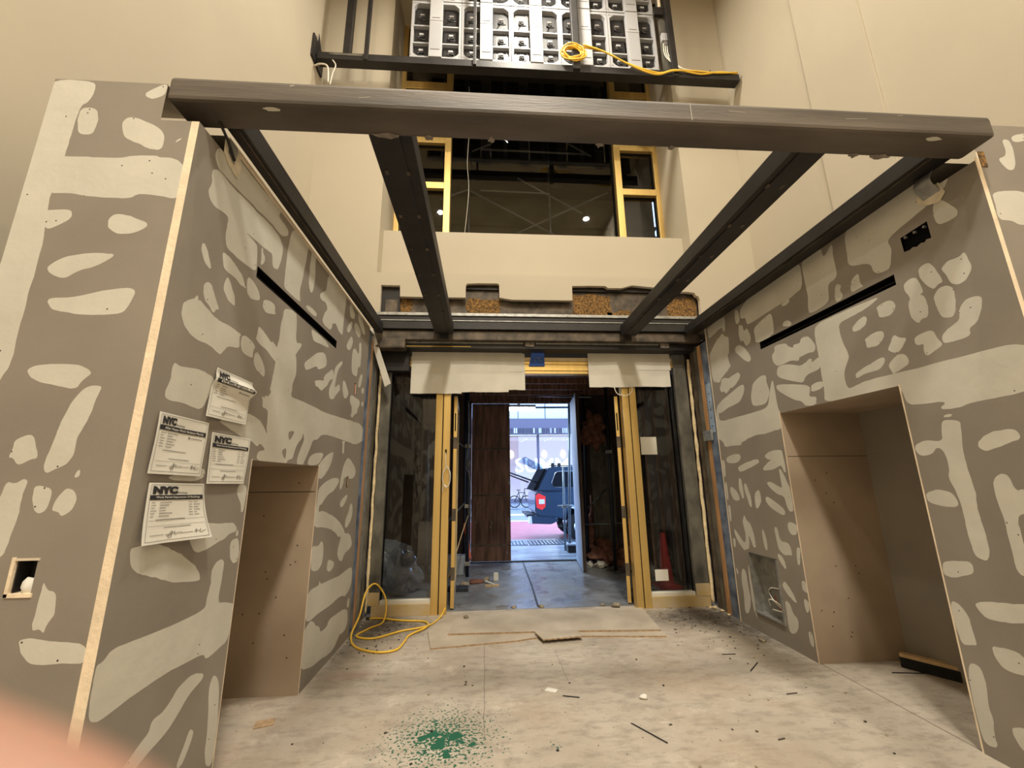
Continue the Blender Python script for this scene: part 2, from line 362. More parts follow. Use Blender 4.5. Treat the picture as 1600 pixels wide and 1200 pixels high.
def text_mesh(body, size, bold=0.0):
    cu = bpy.data.curves.new('t', 'FONT'); cu.body = body; cu.size = size; cu.offset = bold; cu.resolution_u = 3
    o = bpy.data.objects.new('t', cu); COL.objects.link(o)
    dg = bpy.context.evaluated_depsgraph_get(); me = bpy.data.meshes.new_from_object(o.evaluated_get(dg))
    vs = [v.co.copy() for v in me.vertices]; fs = [list(p.vertices) for p in me.polygons]
    bpy.data.objects.remove(o); bpy.data.curves.remove(cu); bpy.data.meshes.remove(me)
    return vs, fs
MUD={
 'LF': """-2035,3380 -1852,3376 -1844,3321 -1861,3253 -1884,3241 -1895,3161 -1897,3054 -1899,2954 -1914,2767 -1909,2687 -1892,2531 -1891,2330 -1891,2187 -1891,2096 -1886,1975 -1908,1922 -1923,1870 -2018,1794 -2087,1794 -2082,2303 -2110,2924 -2085,3277
-1956,2955 -1899,2954 -1794,2956 -1657,2955 -1613,2971 -1508,2976 -1497,2963 -1431,2969 -1373,2923 -1371,2788 -1387,2751 -1457,2765 -1549,2775 -1584,2744 -1751,2750 -1842,2766 -1939,2760
-1884,3224 -1821,3224 -1797,3166 -1800,3121 -1811,3072 -1870,3075 -1887,3143
-1693,3145 -1672,3182 -1621,3176 -1520,3127 -1488,3075 -1492,3006 -1549,3010 -1610,3042 -1672,3075
-1619,3305 -1616,3328 -1529,3390 -1524,3320 -1577,3288
-1442,3046 -1432,3069 -1412,3074
-1945,2673 -1817,2686 -1798,2643 -1845,2606 -1894,2577
-1650,2608 -1650,2644 -1628,2668 -1574,2662 -1524,2644 -1476,2618 -1507,2589 -1556,2568 -1596,2570 -1633,2589
-1848,2403 -1825,2430 -1781,2458 -1706,2471 -1643,2478 -1583,2468 -1656,2412 -1722,2391 -1770,2350 -1832,2374
-1814,2247 -1807,2263 -1702,2271 -1620,2298 -1528,2316 -1482,2312 -1474,2286 -1493,2235 -1509,2199 -1611,2192 -1705,2196 -1776,2209 -1801,2226
-1827,1952 -1789,1975 -1641,1981 -1570,1947 -1607,1910 -1621,1874 -1736,1897 -1794,1919
-1573,1891 -1532,1892 -1526,1878 -1541,1819 -1545,1781 -1562,1724 -1577,1681 -1575,1619 -1590,1583 -1626,1566 -1659,1547 -1674,1572 -1667,1620 -1656,1687 -1645,1756 -1625,1826 -1599,1871
-1800,1676 -1746,1700 -1726,1678 -1712,1639 -1697,1608 -1726,1602 -1755,1582 -1777,1591 -1792,1609 -1804,1609 -1795,1645
-1793,1520 -1757,1511 -1731,1531 -1715,1522 -1720,1484 -1720,1415 -1727,1354 -1734,1271 -1745,1252 -1786,1245 -1829,1412 -1796,1457
-1687,1499 -1674,1504 -1624,1495 -1621,1466 -1626,1414 -1651,1402 -1670,1415 -1685,1455
-1603,1448 -1574,1497 -1538,1485 -1528,1453 -1536,1413 -1568,1391 -1583,1408 -1609,1414
-1548,1559 -1537,1562 -1537,1535 -1556,1530
-1580,1168 -1569,1154 -1560,1136 -1532,1132 -1517,1064 -1535,1029 -1539,998 -1556,1014 -1583,1007 -1582,1082
-1621,981 -1575,985 -1504,972 -1435,967 -1387,953 -1386,896 -1452,903 -1534,899 -1567,907 -1600,936""",
 'LI': """1852,3106 1861,3152 1923,3209 1976,3246 2134,3239 2312,3246 2429,3261 2516,3258 2485,3207 2576,3203 2634,3193 2634,3153 2554,3102 2467,3106 2362,3103 2276,3086 2185,3084 2091,3070 2049,3066 1958,3063 1884,3058
1860,3030 1896,3053 1955,3053 2047,3052 2088,3059 2182,3069 2272,3070 2358,3086 2462,3089 2532,3083 2586,3046 2593,3017 2589,2958 2567,2866 2529,2850 2496,2845 2474,2923 2423,2915 2285,2899 2167,2889 2275,2884 2305,2877 2324,2796 2328,2720 2236,2710 2136,2704 2044,2706 2022,2749 2022,2842 2016,2869 1982,2871 1927,2857 1881,2860 1855,2887 1861,2881 1850,2908 1865,2949 1856,3005
1870,2620 1876,2629 1888,2631 1910,2614 1949,2563 1957,2531 1944,2534 1901,2549 1881,2572 1869,2598
2021,2663 2030,2671 2071,2674 2124,2662 2166,2646 2199,2635 2262,2574 2229,2578 2199,2572 2172,2588 2105,2590 2071,2586 2045,2595 2030,2627
2351,2891 2370,2905 2373,2877 2400,2861 2400,2822 2379,2792 2361,2790 2360,2853
2693,3275 2956,3283 2944,3210 2931,3096 2909,2954 2891,2893 2896,2830 2930,2800 2822,2786 2663,2786 2661,2851 2654,2918 2656,2967 2652,3081
3022,3315 3098,3316 3099,3206 3125,3075 3102,2959 3064,2941 3023,2985 3016,3035 3009,3139
3366,3259 3523,3295 3621,3307 3670,3327 3856,3308 3843,3126 3825,2971 3838,2889 3810,2862 3701,2876 3628,2917 3581,2881 3556,2885 3560,2845 3523,2804 3412,2797 3350,2808 3339,2833 3374,2908 3419,2949 3400,2980 3363,2999 3283,2975 3248,2989 3242,3016 3304,3063 3360,3099
3005,2793 3032,2823 3101,2835 3216,2835 3217,2803 3151,2786
3974,3255 4020,3259 4071,3245 4144,3212 4127,3147 4008,3119 3988,3168 3963,3208
4045,3093 4083,3098 4073,3042 4028,2974 3974,2946 3933,2964 3969,3028
4164,3130 4263,3142 4376,3114 4381,3060 4313,3009 4204,3039 4144,3080
4243,3292 4316,3284 4398,3251 4534,3161 4524,3123 4453,3103 4350,3148 4246,3211
1926,2433 1943,2460 1961,2467 1986,2463 2007,2431 2032,2401 2061,2365 2037,2358 2034,2337 2011,2337 1981,2361 1951,2368 1933,2393
2084,2562 2114,2552 2140,2517 2172,2484 2184,2444 2165,2436 2129,2445 2090,2467 2071,2487 2071,2523
2254,2632 2268,2657 2302,2656 2347,2643 2390,2614 2409,2581 2381,2562 2322,2545 2283,2555 2265,2586
1825,2304 1857,2328 1883,2345 1895,2370 1904,2359 1906,2344 1917,2354 1967,2341 2030,2321 2074,2312 2116,2314 2159,2321 2231,2312 2278,2310 2260,2292 2278,2232 2229,2220 2174,2209 2149,2176 2124,2146 2092,2151 2048,2163 2009,2167 1954,2164 1908,2170 1880,2181 1849,2206 1823,2238 1818,2273
2279,2303 2311,2317 2357,2316 2426,2288 2411,2263 2415,2216 2369,2210 2307,2215 2283,2248
2432,2423 2475,2414 2559,2387 2587,2371 2612,2386 2672,2361 2733,2363 2751,2288 2670,2267 2616,2283 2553,2313 2484,2315 2430,2329 2422,2346 2429,2377
2446,2596 2488,2615 2533,2625 2580,2620 2594,2577 2607,2576 2583,2557 2537,2544 2493,2530 2459,2541 2440,2558
2439,2260 2460,2262 2491,2249 2518,2230 2557,2195 2568,2140 2532,2146 2480,2156 2439,2174 2427,2203 2427,2235
2700,2650 2806,2686 2883,2685 2903,2624 2918,2477 3006,2509 3015,2486 2932,2398 2960,2378 2978,2257 2937,2188 2944,2127 2946,2151 2931,2089 3069,2095 3332,2092 3316,2093 3529,2083 3801,2092 4205,2112 4688,2128 4726,1973 4690,1943 4470,1889 4217,1899 3564,1907 3470,1845 3382,1836 3339,1758 3267,1667 3241,1633 3150,1630 3136,1665 3155,1717 3212,1801 3214,1839 3189,1870 3183,1827 3118,1783 3087,1739 3074,1707 3063,1671 2987,1658 2983,1636 2910,1633 2824,1630 2590,1635 2598,1693 2685,1704 2611,1744 2585,1715 2508,1748 2408,1756 2337,1773 2251,1799 2182,1816 2339,1864 2425,1895 2514,1891 2600,1865 2652,1824 2678,1796 2664,1838 2660,1927 2647,1955 2584,1954 2583,1995 2562,2023 2604,2014 2594,2033 2630,2027 2668,2067 2646,2084 2648,2076 2664,2186 2675,2269 2669,2362 2680,2408 2686,2449 2682,2537 2701,2590
!2954,1854 3056,1864 3002,1799 2973,1797
!2957,1743 2959,1657 2905,1692 2898,1721
3140,2675 3250,2679 3371,2685 3495,2669 3540,2647 3471,2630 3355,2621 3241,2597 3191,2609
3087,2372 3107,2397 3199,2458 3297,2528 3440,2576 3504,2538 3514,2477 3442,2436 3339,2396 3322,2427 3147,2338 3107,2344
3478,2379 3645,2483 3675,2482 3704,2414 3612,2376 3570,2317 3512,2283 3458,2244 3392,2260 3328,2261 3307,2288 3322,2304 3456,2336 3488,2336
3829,2603 3893,2631 3891,2597 3807,2531 3772,2467 3743,2330 3830,2386 3854,2396 3878,2376 3886,2345 3802,2291 3743,2231 3673,2221 3629,2238 3619,2300 3636,2324 3680,2386 3699,2457 3720,2525
3947,2456 4001,2464 4053,2428 4070,2419 4143,2363 4057,2292 3997,2309 3947,2373
4089,2957 4153,2922 4106,2824 4040,2783 3979,2788 3966,2813 4015,2885
4152,2829 4239,2873 4331,2844 4371,2857 4344,2967 4417,2997 4451,2898 4451,2789 4449,2723 4365,2705 4360,2588 4181,2583 4152,2701
4483,2656 4555,2664 4539,2578 4486,2501 4417,2496 4430,2584
4216,3034 4359,3087 4322,3019
4538,2509 4643,2538 4640,2472 4569,2457
4190,2358 4264,2373 4380,2371 4509,2370 4529,2326 4456,2266 4451,2219 4358,2189 4305,2144 4246,2162 4275,2201 4260,2262 4191,2289
4582,2368 4653,2382 4648,2326 4585,2320
3310,1636 3352,1705 3445,1736 3603,1751 3630,1727 3533,1644
3550,1629 3568,1666 3642,1706 3764,1757 3854,1774 3856,1735 3806,1649 3716,1581 3628,1533 3556,1548
4040,1889 4159,1900 4126,1878 4142,1775 4087,1772 4080,1874
4283,1753 4502,1673 4563,1623 4529,1563 4407,1537 4242,1560 4190,1541 4191,1500 4132,1434 4088,1465 4105,1544 4145,1649 4205,1712
3581,1434 3612,1471 3719,1509 3848,1538 3955,1549 4052,1543 4067,1509 3946,1433 3854,1419 3761,1382 3678,1327 3633,1324 3640,1271 3690,1277 3778,1267 4014,1206 4184,1141 4225,1117 4323,1059 4345,1025 4512,1006 4598,913 4592,872 4504,853 4391,839 4323,773 4244,795 4166,875 4200,949 4251,1010 4171,1012 4097,1054 4002,1089 3888,1121 3729,1147 3616,1153 3567,1175 3563,1183 3554,1242 3570,1314 3582,1366
4318,1391 4350,1379 4292,1318 4218,1277 4163,1280 4135,1312 4185,1353
4482,1309 4531,1268 4548,1201 4516,1138 4449,1098 4382,1069 4335,1087 4332,1154 4419,1219 4436,1274
3561,1023 3693,1000 3755,1040 3808,995 3826,924 3804,838 3719,810 3649,820 3581,847 3565,930
3943,851 3977,851 4106,811 4104,771 4038,748 3991,749 3933,776 3936,810
4594,676 4680,641 4680,514 4680,514 4622,455 4483,425 4438,453 4292,467 4160,458 4005,458 3806,469 3680,459 3604,472 3564,493 3555,602 3562,672 3635,696 3780,686 3791,725 3820,687 3982,676 4243,664 4194,656 4406,664
4648,390 4662,292 4591,300 4575,362
4592,294 4433,326 4274,332 4094,342 4045,297 3908,301 3874,354 3787,386 3736,433 3668,458 3611,444 3559,421 3561,274 3543,312 3537,167 3788,91 3953,86 4163,46 4281,49 4413,116 4412,119 4562,104 4630,140 4644,205
1789,1270 1878,1267 1937,1259 1992,1237 2077,1194 2159,1143 2212,1098 2235,1055 2159,1067 2065,1084 1993,1107 1928,1134 1874,1153 1826,1174 1800,1198 1788,1225 1785,1257
2177,1324 2370,1302 2445,1300 2484,1273 2481,1251 2421,1248 2381,1223 2317,1214 2241,1192 2185,1187 2150,1206 2117,1241 2113,1261 2199,1258
2484,1255 2501,1255 2504,1225 2483,1226
2446,1210 2519,1214 2544,1092 2484,1085 2450,1130 2439,1176
2374,1127 2408,1111 2411,1051 2396,915 2457,905 2534,877 2562,861 2542,775 2539,700 2442,681 2364,670 2345,702 2257,713 2105,721 1978,715 1875,706 1779,691 1734,715 1727,821 1725,890 1756,894 1782,923 1930,914 2108,906 2301,911 2305,953 2314,998 2320,1029 2313,1046 2312,1091 2340,1119
2284,647 2360,614 2366,591 2272,564 2221,518 2156,472 2065,451 2007,429 1908,391 1848,429 1938,468 2010,513 2047,527 2054,568 2114,568 2162,600 2185,627
2315,407 2346,388 2344,351 2291,268 2251,291 2291,354
2443,574 2493,550 2515,487 2539,334 2548,137 2466,173 2453,376 2423,526
1822,2022 1873,2014 1912,2021 1996,2033 2094,2026 2119,2000 2083,1919 2053,1846 1930,1858 1820,1855 1807,1891 1828,1937
1909,1538 2139,1583 2150,1538 2087,1515 1923,1522
2442,1498 2488,1502 2523,1488 2534,1444 2525,1349 2501,1351 2488,1402 2439,1447""",
 'RI': """4717,3335 4357,3340 4338,3296 4362,3170 4400,3155 4408,3205 4434,3227 4507,3224 4586,3205 4722,3188 4721,3267
4419,3156 4391,3104 4320,3073 4327,3001 4343,2891 4383,2881 4379,2817 4355,2753 4348,2742 4436,2692 4554,2654 4607,2603 4724,2643 4744,2701 4749,2824 4754,2948 4751,2989 4704,3023 4552,3119 4486,3132
4141,3325 4091,3309 4074,3228 4080,3164 4145,3150 4160,3224
4102,3145 4089,3123 4048,3113 4039,3038 4005,3042 3979,3048 3947,2972 3946,2924 3967,2883 4037,2867 4059,2915 4069,2945 4113,2942 4127,2993 4121,3080
4206,2921 4153,2922 4099,2890 4051,2842 4002,2768 3986,2711 4020,2690 4065,2708 4114,2749 4185,2820 4236,2869 4229,2900
4068,3198 4041,3315 3558,3424 3152,3382 3162,3171 3195,3111 3274,3103 3327,3090 3461,3094 3834,3084 3684,3082 3964,3077 3978,3123 3984,3169 4025,3175
3454,3087 3343,3094 3341,3065 3394,3051 3435,3056
3877,3015 3731,3035 3846,3029 3722,3045 3611,3067 3589,3024 3590,2920 3606,2848 3674,2853 3626,2840 3875,2837 3880,2916
3146,3363 2918,3379 2915,3246 2805,3338 2824,3222 2815,3091 2836,3033 2908,3028 2924,2993 2936,2873 3151,2860 3156,2913 3132,3021 3137,3158
2692,3364 2437,3376 2272,3342 2311,3372 2091,3351 1947,3294 1992,3206 2051,3173 2106,3158 2289,3122 2398,3095 2377,3009 2402,2927 2435,2884 2532,2906 2541,3005 2717,3064 2699,3176
2706,2958 2645,2985 2651,2898 2627,2860 2659,2863 2736,2861 2731,2912
2855,2987 2805,2969 2825,2917 2804,2880 2825,2850 2879,2847 2882,2903
2092,3114 2060,3169 2021,3122 1989,3066 1966,3017 1978,2988 2034,2989 2081,2999 2093,3047
2256,2788 2225,2810 2187,2805 2166,2772 2150,2720 2135,2648 2168,2643 2191,2622 2221,2659 2254,2730
2361,2740 2309,2759 2271,2745 2256,2676 2258,2633 2281,2633 2252,2608 2251,2532 2264,2473 2298,2476 2329,2450 2365,2515 2358,2601 2337,2637 2361,2694
2119,2735 2087,2759 2029,2747 1995,2768 1985,2722 1976,2656 2021,2600 2069,2593 2101,2620 2110,2677 2125,2717
2211,2578 2164,2620 2120,2617 2092,2584 2093,2524 2121,2414 2193,2435 2201,2499
2091,2462 2045,2496 1998,2491 1975,2473 1988,2417 2024,2345 2073,2326 2070,2286 2130,2273 2220,2279 2218,2329 2170,2363 2104,2387
2375,2380 2255,2390 2243,2318 2220,2279 2267,2254 2334,2233 2334,2296 2325,2314 2374,2320
2574,2673 2492,2685 2450,2668 2439,2620 2483,2575 2569,2586 2568,2646
2784,2604 2732,2635 2667,2651 2660,2611 2688,2572 2733,2560 2779,2562 2789,2580
2712,2477 2653,2500 2607,2503 2561,2490 2564,2444 2610,2404 2654,2404 2709,2412 2705,2465
2554,2357 2525,2403 2496,2441 2462,2403 2421,2393 2442,2356 2492,2310 2526,2321 2555,2344
2832,2260 2725,2291 2600,2320 2592,2277 2644,2233 2744,2236 2843,2213
2581,2250 2513,2298 2458,2295 2434,2241 2458,2205 2526,2190 2558,2176 2572,2214
2940,2751 2706,2747 2524,2736 2611,2704 2676,2692 2777,2684 2889,2677 2901,2601 2881,2479 2860,2406 2879,2360 2869,2383 2938,2285 2933,2152 2839,2170 2730,2185 2433,2176 2119,2177 1896,2178 1808,2110 1851,1927 1985,1910 2157,1908 2228,1887 2332,1894 2280,1941 2406,1944 2515,1959 2524,2058 2572,2090 2858,2087 3166,2091 3146,2193 3144,2372 3138,2519 3139,2575 3133,2721 3070,2753 2878,2752
3623,2737 3472,2711 3455,2675 3391,2636 3392,2666 3309,2656 3293,2692 3232,2694 3195,2669 3145,2577 3170,2529 3231,2543 3290,2538 3344,2537 3358,2506 3446,2538 3547,2530 3633,2536 3675,2586 3677,2658 3636,2677
3626,2528 3556,2527 3469,2508 3340,2454 3275,2476 3235,2493 3213,2480 3223,2449 3147,2477 3137,2463 3144,2372 3270,2372 3320,2345 3351,2307 3458,2344 3664,2437
3690,2362 3580,2349 3334,2285 3289,2258 3293,2225 3315,2174 3234,2160 3249,2123 3246,2106 3291,2092 3375,2107 3402,2152 3480,2178 3580,2240 3676,2309
3265,2269 3180,2277 3135,2266 3149,2221 3245,2204 3287,2218
3488,2881 3450,2916 3394,2906 3359,2862 3392,2843
4628,2532 4579,2590 4558,2637 4498,2637 4417,2608 4347,2624 4226,2637 4194,2585 4278,2530 4378,2488 4403,2504 4491,2451 4527,2464 4541,2490 4593,2481
4750,2294 4718,2341 4636,2383 4467,2429 4253,2481 4174,2487 4164,2440 4200,2374 4264,2318 4395,2294 4499,2291 4647,2248 4705,2263 4719,2225 4769,2233
4026,2450 3974,2473 3875,2504 3798,2489 3812,2429 3786,2326 3812,2274 3851,2225 3919,2213 4031,2223 4074,2241 4078,2328
3723,2436 3710,2354 3715,2156 3683,2089 3694,2079 3698,1947 3814,1943 3959,1925 4066,1934 4232,1905 4338,1881 4357,1848 4509,1861 4664,1852 4688,1920 4793,1968 4798,2067 4775,2234 4703,2269 4716,2152 4380,2159 4044,2164 4044,2164 3840,2172 3784,2332
4674,1721 4595,1756 4422,1767 4389,1734 4402,1700 4480,1669 4615,1668 4663,1684
4466,1627 4263,1673 4111,1695 4093,1659 4133,1642 4279,1601 4433,1565 4468,1593
4010,1721 3882,1762 3750,1758 3742,1720 3730,1550 3763,1551 3781,1622 3906,1578 4049,1573 4052,1601 3963,1653 3903,1672 3967,1678
4761,1715 4710,1708 4718,1528 4767,1514 4767,1630
3825,1582 3799,1581 3763,1516 3742,1459 3713,1408 3713,1235 3728,1201 3776,1203 3798,1253 3812,1337 3888,1347 3967,1392 4022,1440 4016,1464 3960,1464 3878,1429 3818,1406 3822,1482
4079,1316 4039,1324 3955,1285 3827,1217 3841,1157 3934,1181 4033,1228 4079,1274
4654,1414 4591,1394 4530,1348 4501,1268 4610,1260 4649,1303 4678,1365
4482,1504 4437,1497 4430,1430 4426,1297 4463,1286 4483,1349 4501,1396
4397,1450 4359,1444 4331,1372 4306,1295 4317,1199 4355,1222 4378,1312 4406,1384
4240,1355 4160,1392 4145,1326 4162,1251 4246,1191 4256,1240
4766,1460 4720,1463 4718,1273 4760,1257
4758,1211 4703,1204 4722,1037 4755,1027
4470,1131 4435,1062 4394,1053 4355,987 4339,877 4339,809 4386,808 4410,886 4444,926 4438,857 4468,774 4536,767 4541,744 4648,830 4691,904 4689,965 4638,924 4524,820 4486,889 4499,978 4517,1048
4204,1003 4180,999 4152,913 4156,812 4194,812 4211,905
4020,1040 3973,1051 3959,921 3840,925 3817,815 3865,818 3926,802 3972,829 4000,858
3813,1114 3705,1099 3713,1028 3752,997 3798,1002 3828,1048
4740,851 4689,857 4698,766 4742,760
3751,903 3707,903 3740,762 3770,741 3768,846
4020,806 3968,796 3927,728 3939,676 3986,717 4024,767
4025,529 3981,575 3933,537 3876,473 3855,411 3905,424 3984,477
4014,409 3949,389 3931,311 3872,285 3897,175 4009,120 4019,244
3759,623 3719,632 3705,583 3709,531 3764,547
3766,480 3707,469 3718,388 3755,366 3768,419
4657,524 4608,569 4567,527 4562,388 4547,294 4570,192 4631,110 4685,120 4658,295 4674,391
4523,613 4505,609 4495,417 4474,252 4468,100 4511,141 4534,298 4526,437
4748,558 4711,513 4722,467 4753,505
3774,226 3722,218 3730,107 3772,117
2333,1832 2235,1818 2241,1758 2260,1658 2260,1603 2261,1530 2249,1406 2262,1353 2260,1259 2253,1192 2257,1083 2281,1038 2331,1054 2341,1095 2343,1207 2339,1332 2346,1394 2372,1486 2357,1551 2360,1637 2380,1667 2402,1669 2439,1632 2500,1621 2535,1669 2523,1698 2466,1724 2358,1704 2349,1771
2527,1399 2450,1422 2373,1407 2349,1345 2367,1321 2437,1322 2526,1341
2182,1678 2121,1730 2024,1740 1992,1732 1980,1685 2042,1666 2145,1627 2177,1651
2157,1476 2120,1510 2079,1505 2065,1419 2029,1432 2005,1397 2029,1317 2095,1289 2092,1186 2089,1003 2150,991 2156,1083 2150,1260 2159,1375
2520,1000 2420,1018 2358,1020 2359,965 2406,939 2487,913 2534,921
2317,1859 2268,1861 2277,1843 2316,1844
2526,781 2485,775 2447,726 2443,652 2435,570 2468,563 2517,546 2528,626 2534,710
2401,801 2291,833 2198,842 2120,870 2144,767 2257,737 2352,729 2383,760
2366,590 2323,601 2221,603 2206,500 2328,488 2360,537
2513,441 2486,467 2445,458 2438,375 2453,261 2444,204 2458,130 2455,68 2494,52 2527,72 2528,203 2528,306
2368,197 2334,229 2280,234 2308,116 2345,124""",
 'RF': """3042,3411 3084,3432 3153,3447 3136,3392 3046,3376
2980,3392 3024,3398 3035,3341 3019,3234 2994,3188 2958,3183 2931,3230 2919,3260 2966,3277 2987,3323
2813,3042 3048,3055 2978,2836 2917,2834 2872,2860 2800,2865 2811,2970""",
}
# ---------------------------------------------------------------- drywall sheets with joint compound
def wall_sheet(name_mb, mapf, outer, holes, muds, flip, seed, beads=(), seams=()):
    rnd = random.Random(seed)
    polys = [('outer', outer)]+[('hole', h) for h in holes]
    for p in seams: polys.append(('seam', p))
    for ln in muds.strip().split('\n'):
        g = ln.startswith('!'); pts = [tuple(float(q)/1000 for q in t.split(',')) for t in ln.lstrip('!').split()]
        A = abs(sum(pts[i][0]*pts[(i+1) % len(pts)][1]-pts[(i+1) % len(pts)][0]*pts[i][1] for i in range(len(pts)))/2)
        pts = chaikin(pts, 2 if A < 0.25 else 2)
        out = []
        for i, (u, v) in enumerate(pts):
            a = noise.noise(Vector((u*38+seed, v*38, 3.3)))*0.0035+noise.noise(Vector((u*12, v*12, seed)))*0.003
            out.append((u+a, v+a*0.8))
        polys.append(('grey' if g else 'mud', out))
        if not g and A > 0.003:
            us = [p[0] for p in pts]; vs = [p[1] for p in pts]
            for _ in range(rnd.choice((1, 2)) if A < 0.1 else int(5+A*14)):
                cu, cv = rnd.uniform(min(us), max(us)), rnd.uniform(min(vs), max(vs)); r = 0.0038
                polys.append(('dot', [(cu+r*math.cos(k*PI/3), cv+r*math.sin(k*PI/3)) for k in range(6)]))
    for b in beads: polys.append(('bead', b))
    vs = []; faces = []
    for k, p in polys:
        p = ccw(p)
        faces.append(list(range(len(vs), len(vs)+len(p)))); vs += [Vector(q) for q in p]
    rv, re, rf, ov, oe, of = delaunay_2d_cdt(vs, [], faces, 1, 1e-6)
    bym = {}
    for f, src in zip(rf, of):
        kinds = {polys[i][0] for i in src}
        if 'outer' not in kinds or 'hole' in kinds: continue
        m = 'board'
        if 'mud' in kinds: m = 'mud'
        if 'seam' in kinds: m = 'seam'
        if 'grey' in kinds: m = 'board'
        if 'dot' in kinds and m != 'board': m = 'dark'
        if 'bead' in kinds: m = 'bead'
        bym.setdefault(m, []).append(list(f)[::-1] if flip else list(f))
    pts3 = [mapf(v[0], v[1]) for v in rv]
    for m, fs in bym.items():
        used = sorted({i for f in fs for i in f}); ix = {i: k for k, i in enumerate(used)}
        name_mb.add([pts3[i] for i in used], [[ix[i] for i in f] for f in fs], m)
def rect(u0, u1, v0, v1): return [(u0, v0), (u1, v0), (u1, v1), (u0, v1)]
XL, XR, YL, YR = -1.35, 2.77, 1.72, 1.83
XLo, XRo = -2.034, 3.55
ZL, ZR = 3.29, 3.40
def structure(o): o['kind'] = 'structure'; return o

# left passage wall (pillar face + inner face + niche)
mb = MB()
wall_sheet(mb, lambda u, v: (u, YL, v), rect(XLo, XL, 0, 3.38), [rect(-1.525, -1.30, 3.172, 3.5), rect(-1.690, -1.614, 1.130, 1.240)], MUD['LF'], False, 3,
           beads=[[(-1.393, -0.1), (-1.30, -0.1), (-1.30, 3.3), (-1.385, 3.3)]])
wall_sheet(mb, lambda u, v: (XL, u, v), [(YL, 0), (4.70, 0), (4.70, ZL), (1.93, ZL), (1.93, 3.172), (YL, 3.172)],
           [rect(2.55, 3.552, -0.1, 1.637), rect(2.337, 3.70, 2.692, 2.764), rect(4.30, 4.365, 2.40, 2.515), rect(4.28, 4.34, 1.46, 1.565)], MUD['LI'], False, 5,
           beads=[[(2.543, -0.1), (2.556, -0.1), (2.556, 1.643), (2.543, 1.643)], [(3.545, -0.1), (3.566, -0.1), (3.566, 1.65), (3.545, 1.65)], [(1.9, 3.25), (4.8, 3.27), (4.8, 3.30), (1.9, 3.30)]])
# gypsum edge thickness round the cut-outs, niche lining, top and hidden sides
def lining(mb, s, X, y0, y1, z1, depth, seam):
    Xd = X+s*depth
    mb.add([(X, y1, 0), (Xd, y1, 0), (Xd, y1, z1), (X, y1, z1)], [(0, 1, 2, 3)], 'tan')
    mb.add([(X, y0, 0), (Xd, y0, 0), (Xd, y0, z1), (X, y0, z1)], [(0, 1, 2, 3)], 'tan')
    mb.add([(Xd, y0, 0), (Xd, y1, 0), (Xd, y1, z1), (Xd, y0, z1)], [(0, 1, 2, 3)], 'tan')
    mb.add([(X, y0, z1), (X, y1, z1), (Xd, y1, z1), (Xd, y0, z1)], [(0, 1, 2, 3)], 'tan')
    a, b = sorted((X+s*0.012, Xd)); mb.box(a, b, y1-0.0015, y1, seam-0.003, seam+0.002, 'dark')
    rn = random.Random(int(z1*100))
    for _ in range(13):
        cx = X+s*rn.uniform(0.08, 0.5); cz = rn.uniform(0.15, z1-0.08); r = 0.006
        mb.poly([(cx+r*math.cos(k*PI/3), y1-0.001, cz+r*math.sin(k*PI/3)) for k in range(6)], (0, -0.001, 0), 'dark')
lining(mb, -1, XL, 2.55, 3.552, 1.637, 0.62, 1.437)
mb.add([(XLo, YL, 0), (XLo, 5.3, 0), (XLo, 5.3, 3.38), (XLo, YL, 3.38)], [(0, 1, 2, 3)], 'board')
mb.add([(XLo, YL, 3.38), (-1.53, YL, 3.38), (-1.53, YL+0.2, 3.38), (XLo, YL+0.2, 3.38)], [(0, 1, 2, 3)], 'gyp')
mb.add([(XLo, 1.92, 3.285), (XL-0.02, 1.92, 3.285), (XL-0.02, 5.3, 3.285), (XLo, 5.3, 3.285)], [(0, 1, 2, 3)], 'board')
for (a, b, c, d) in ((4.30, 4.365, 2.40, 2.515), (4.28, 4.34, 1.46, 1.565)):
    mb.box(XL-0.06, XL-0.05, a-.01, b+.01, c-.01, d+.01, 'void')
mb.add([(XL, 4.70, 0), (XL-0.018, 4.70, 0), (XL-0.018, 4.70, ZL), (XL, 4.70, ZL)], [(0, 1, 2, 3)], 'gyp')
mb.box(-1.74, -1.56, YL+0.07, YL+0.08, 1.08, 1.30, 'void')
mb.box(-1.70, -1.688, YL-0.004, YL+0.05, 1.118, 1.252, 'bead'); mb.box(-1.70, -1.607, YL-0.004, YL+0.05, 1.117, 1.130, 'bead')
mb.box(-1.70, -1.607, YL-0.003, YL+0.05, 1.240, 1.248, 'gyp')
structure(mb.build('wall_passage_left', loc=(XL, YL, 0)))

# right passage wall
mb = MB()
jag = [(2.135, 2.945), (2.165, 2.952), (2.175, 2.940), (2.20, 2.948), (2.225, 2.938), (2.25, 2.950), (2.27, 2.942), (2.307, 2.948), (2.309, 3.052), (2.24, 3.056), (2.136, 3.062)]
wall_sheet(mb, lambda u, v: (XR, u, v), [(YR, 0), (4.79, 0), (4.79, ZR-0.01), (2.08, ZR), (2.08, 3.242), (YR, 3.242)],
           [rect(2.543, 3.695, -0.1, 2.093), rect(2.404, 3.82, 2.762, 2.838), jag, rect(4.05, 4.478, 0.175, 0.752)], MUD['RI'], True, 9,
           beads=[[(2.533, -0.1), (2.546, -0.1), (2.546, 2.10), (2.533, 2.10)], [(3.69, -0.1), (3.708, -0.1), (3.708, 2.10), (3.69, 2.10)], [(4.77, 3.5), (4.77, -0.1), (4.80, -0.1), (4.80, 3.5)], [(2.0, 3.385), (4.9, 3.375), (4.9, 3.45), (2.0, 3.45)]])
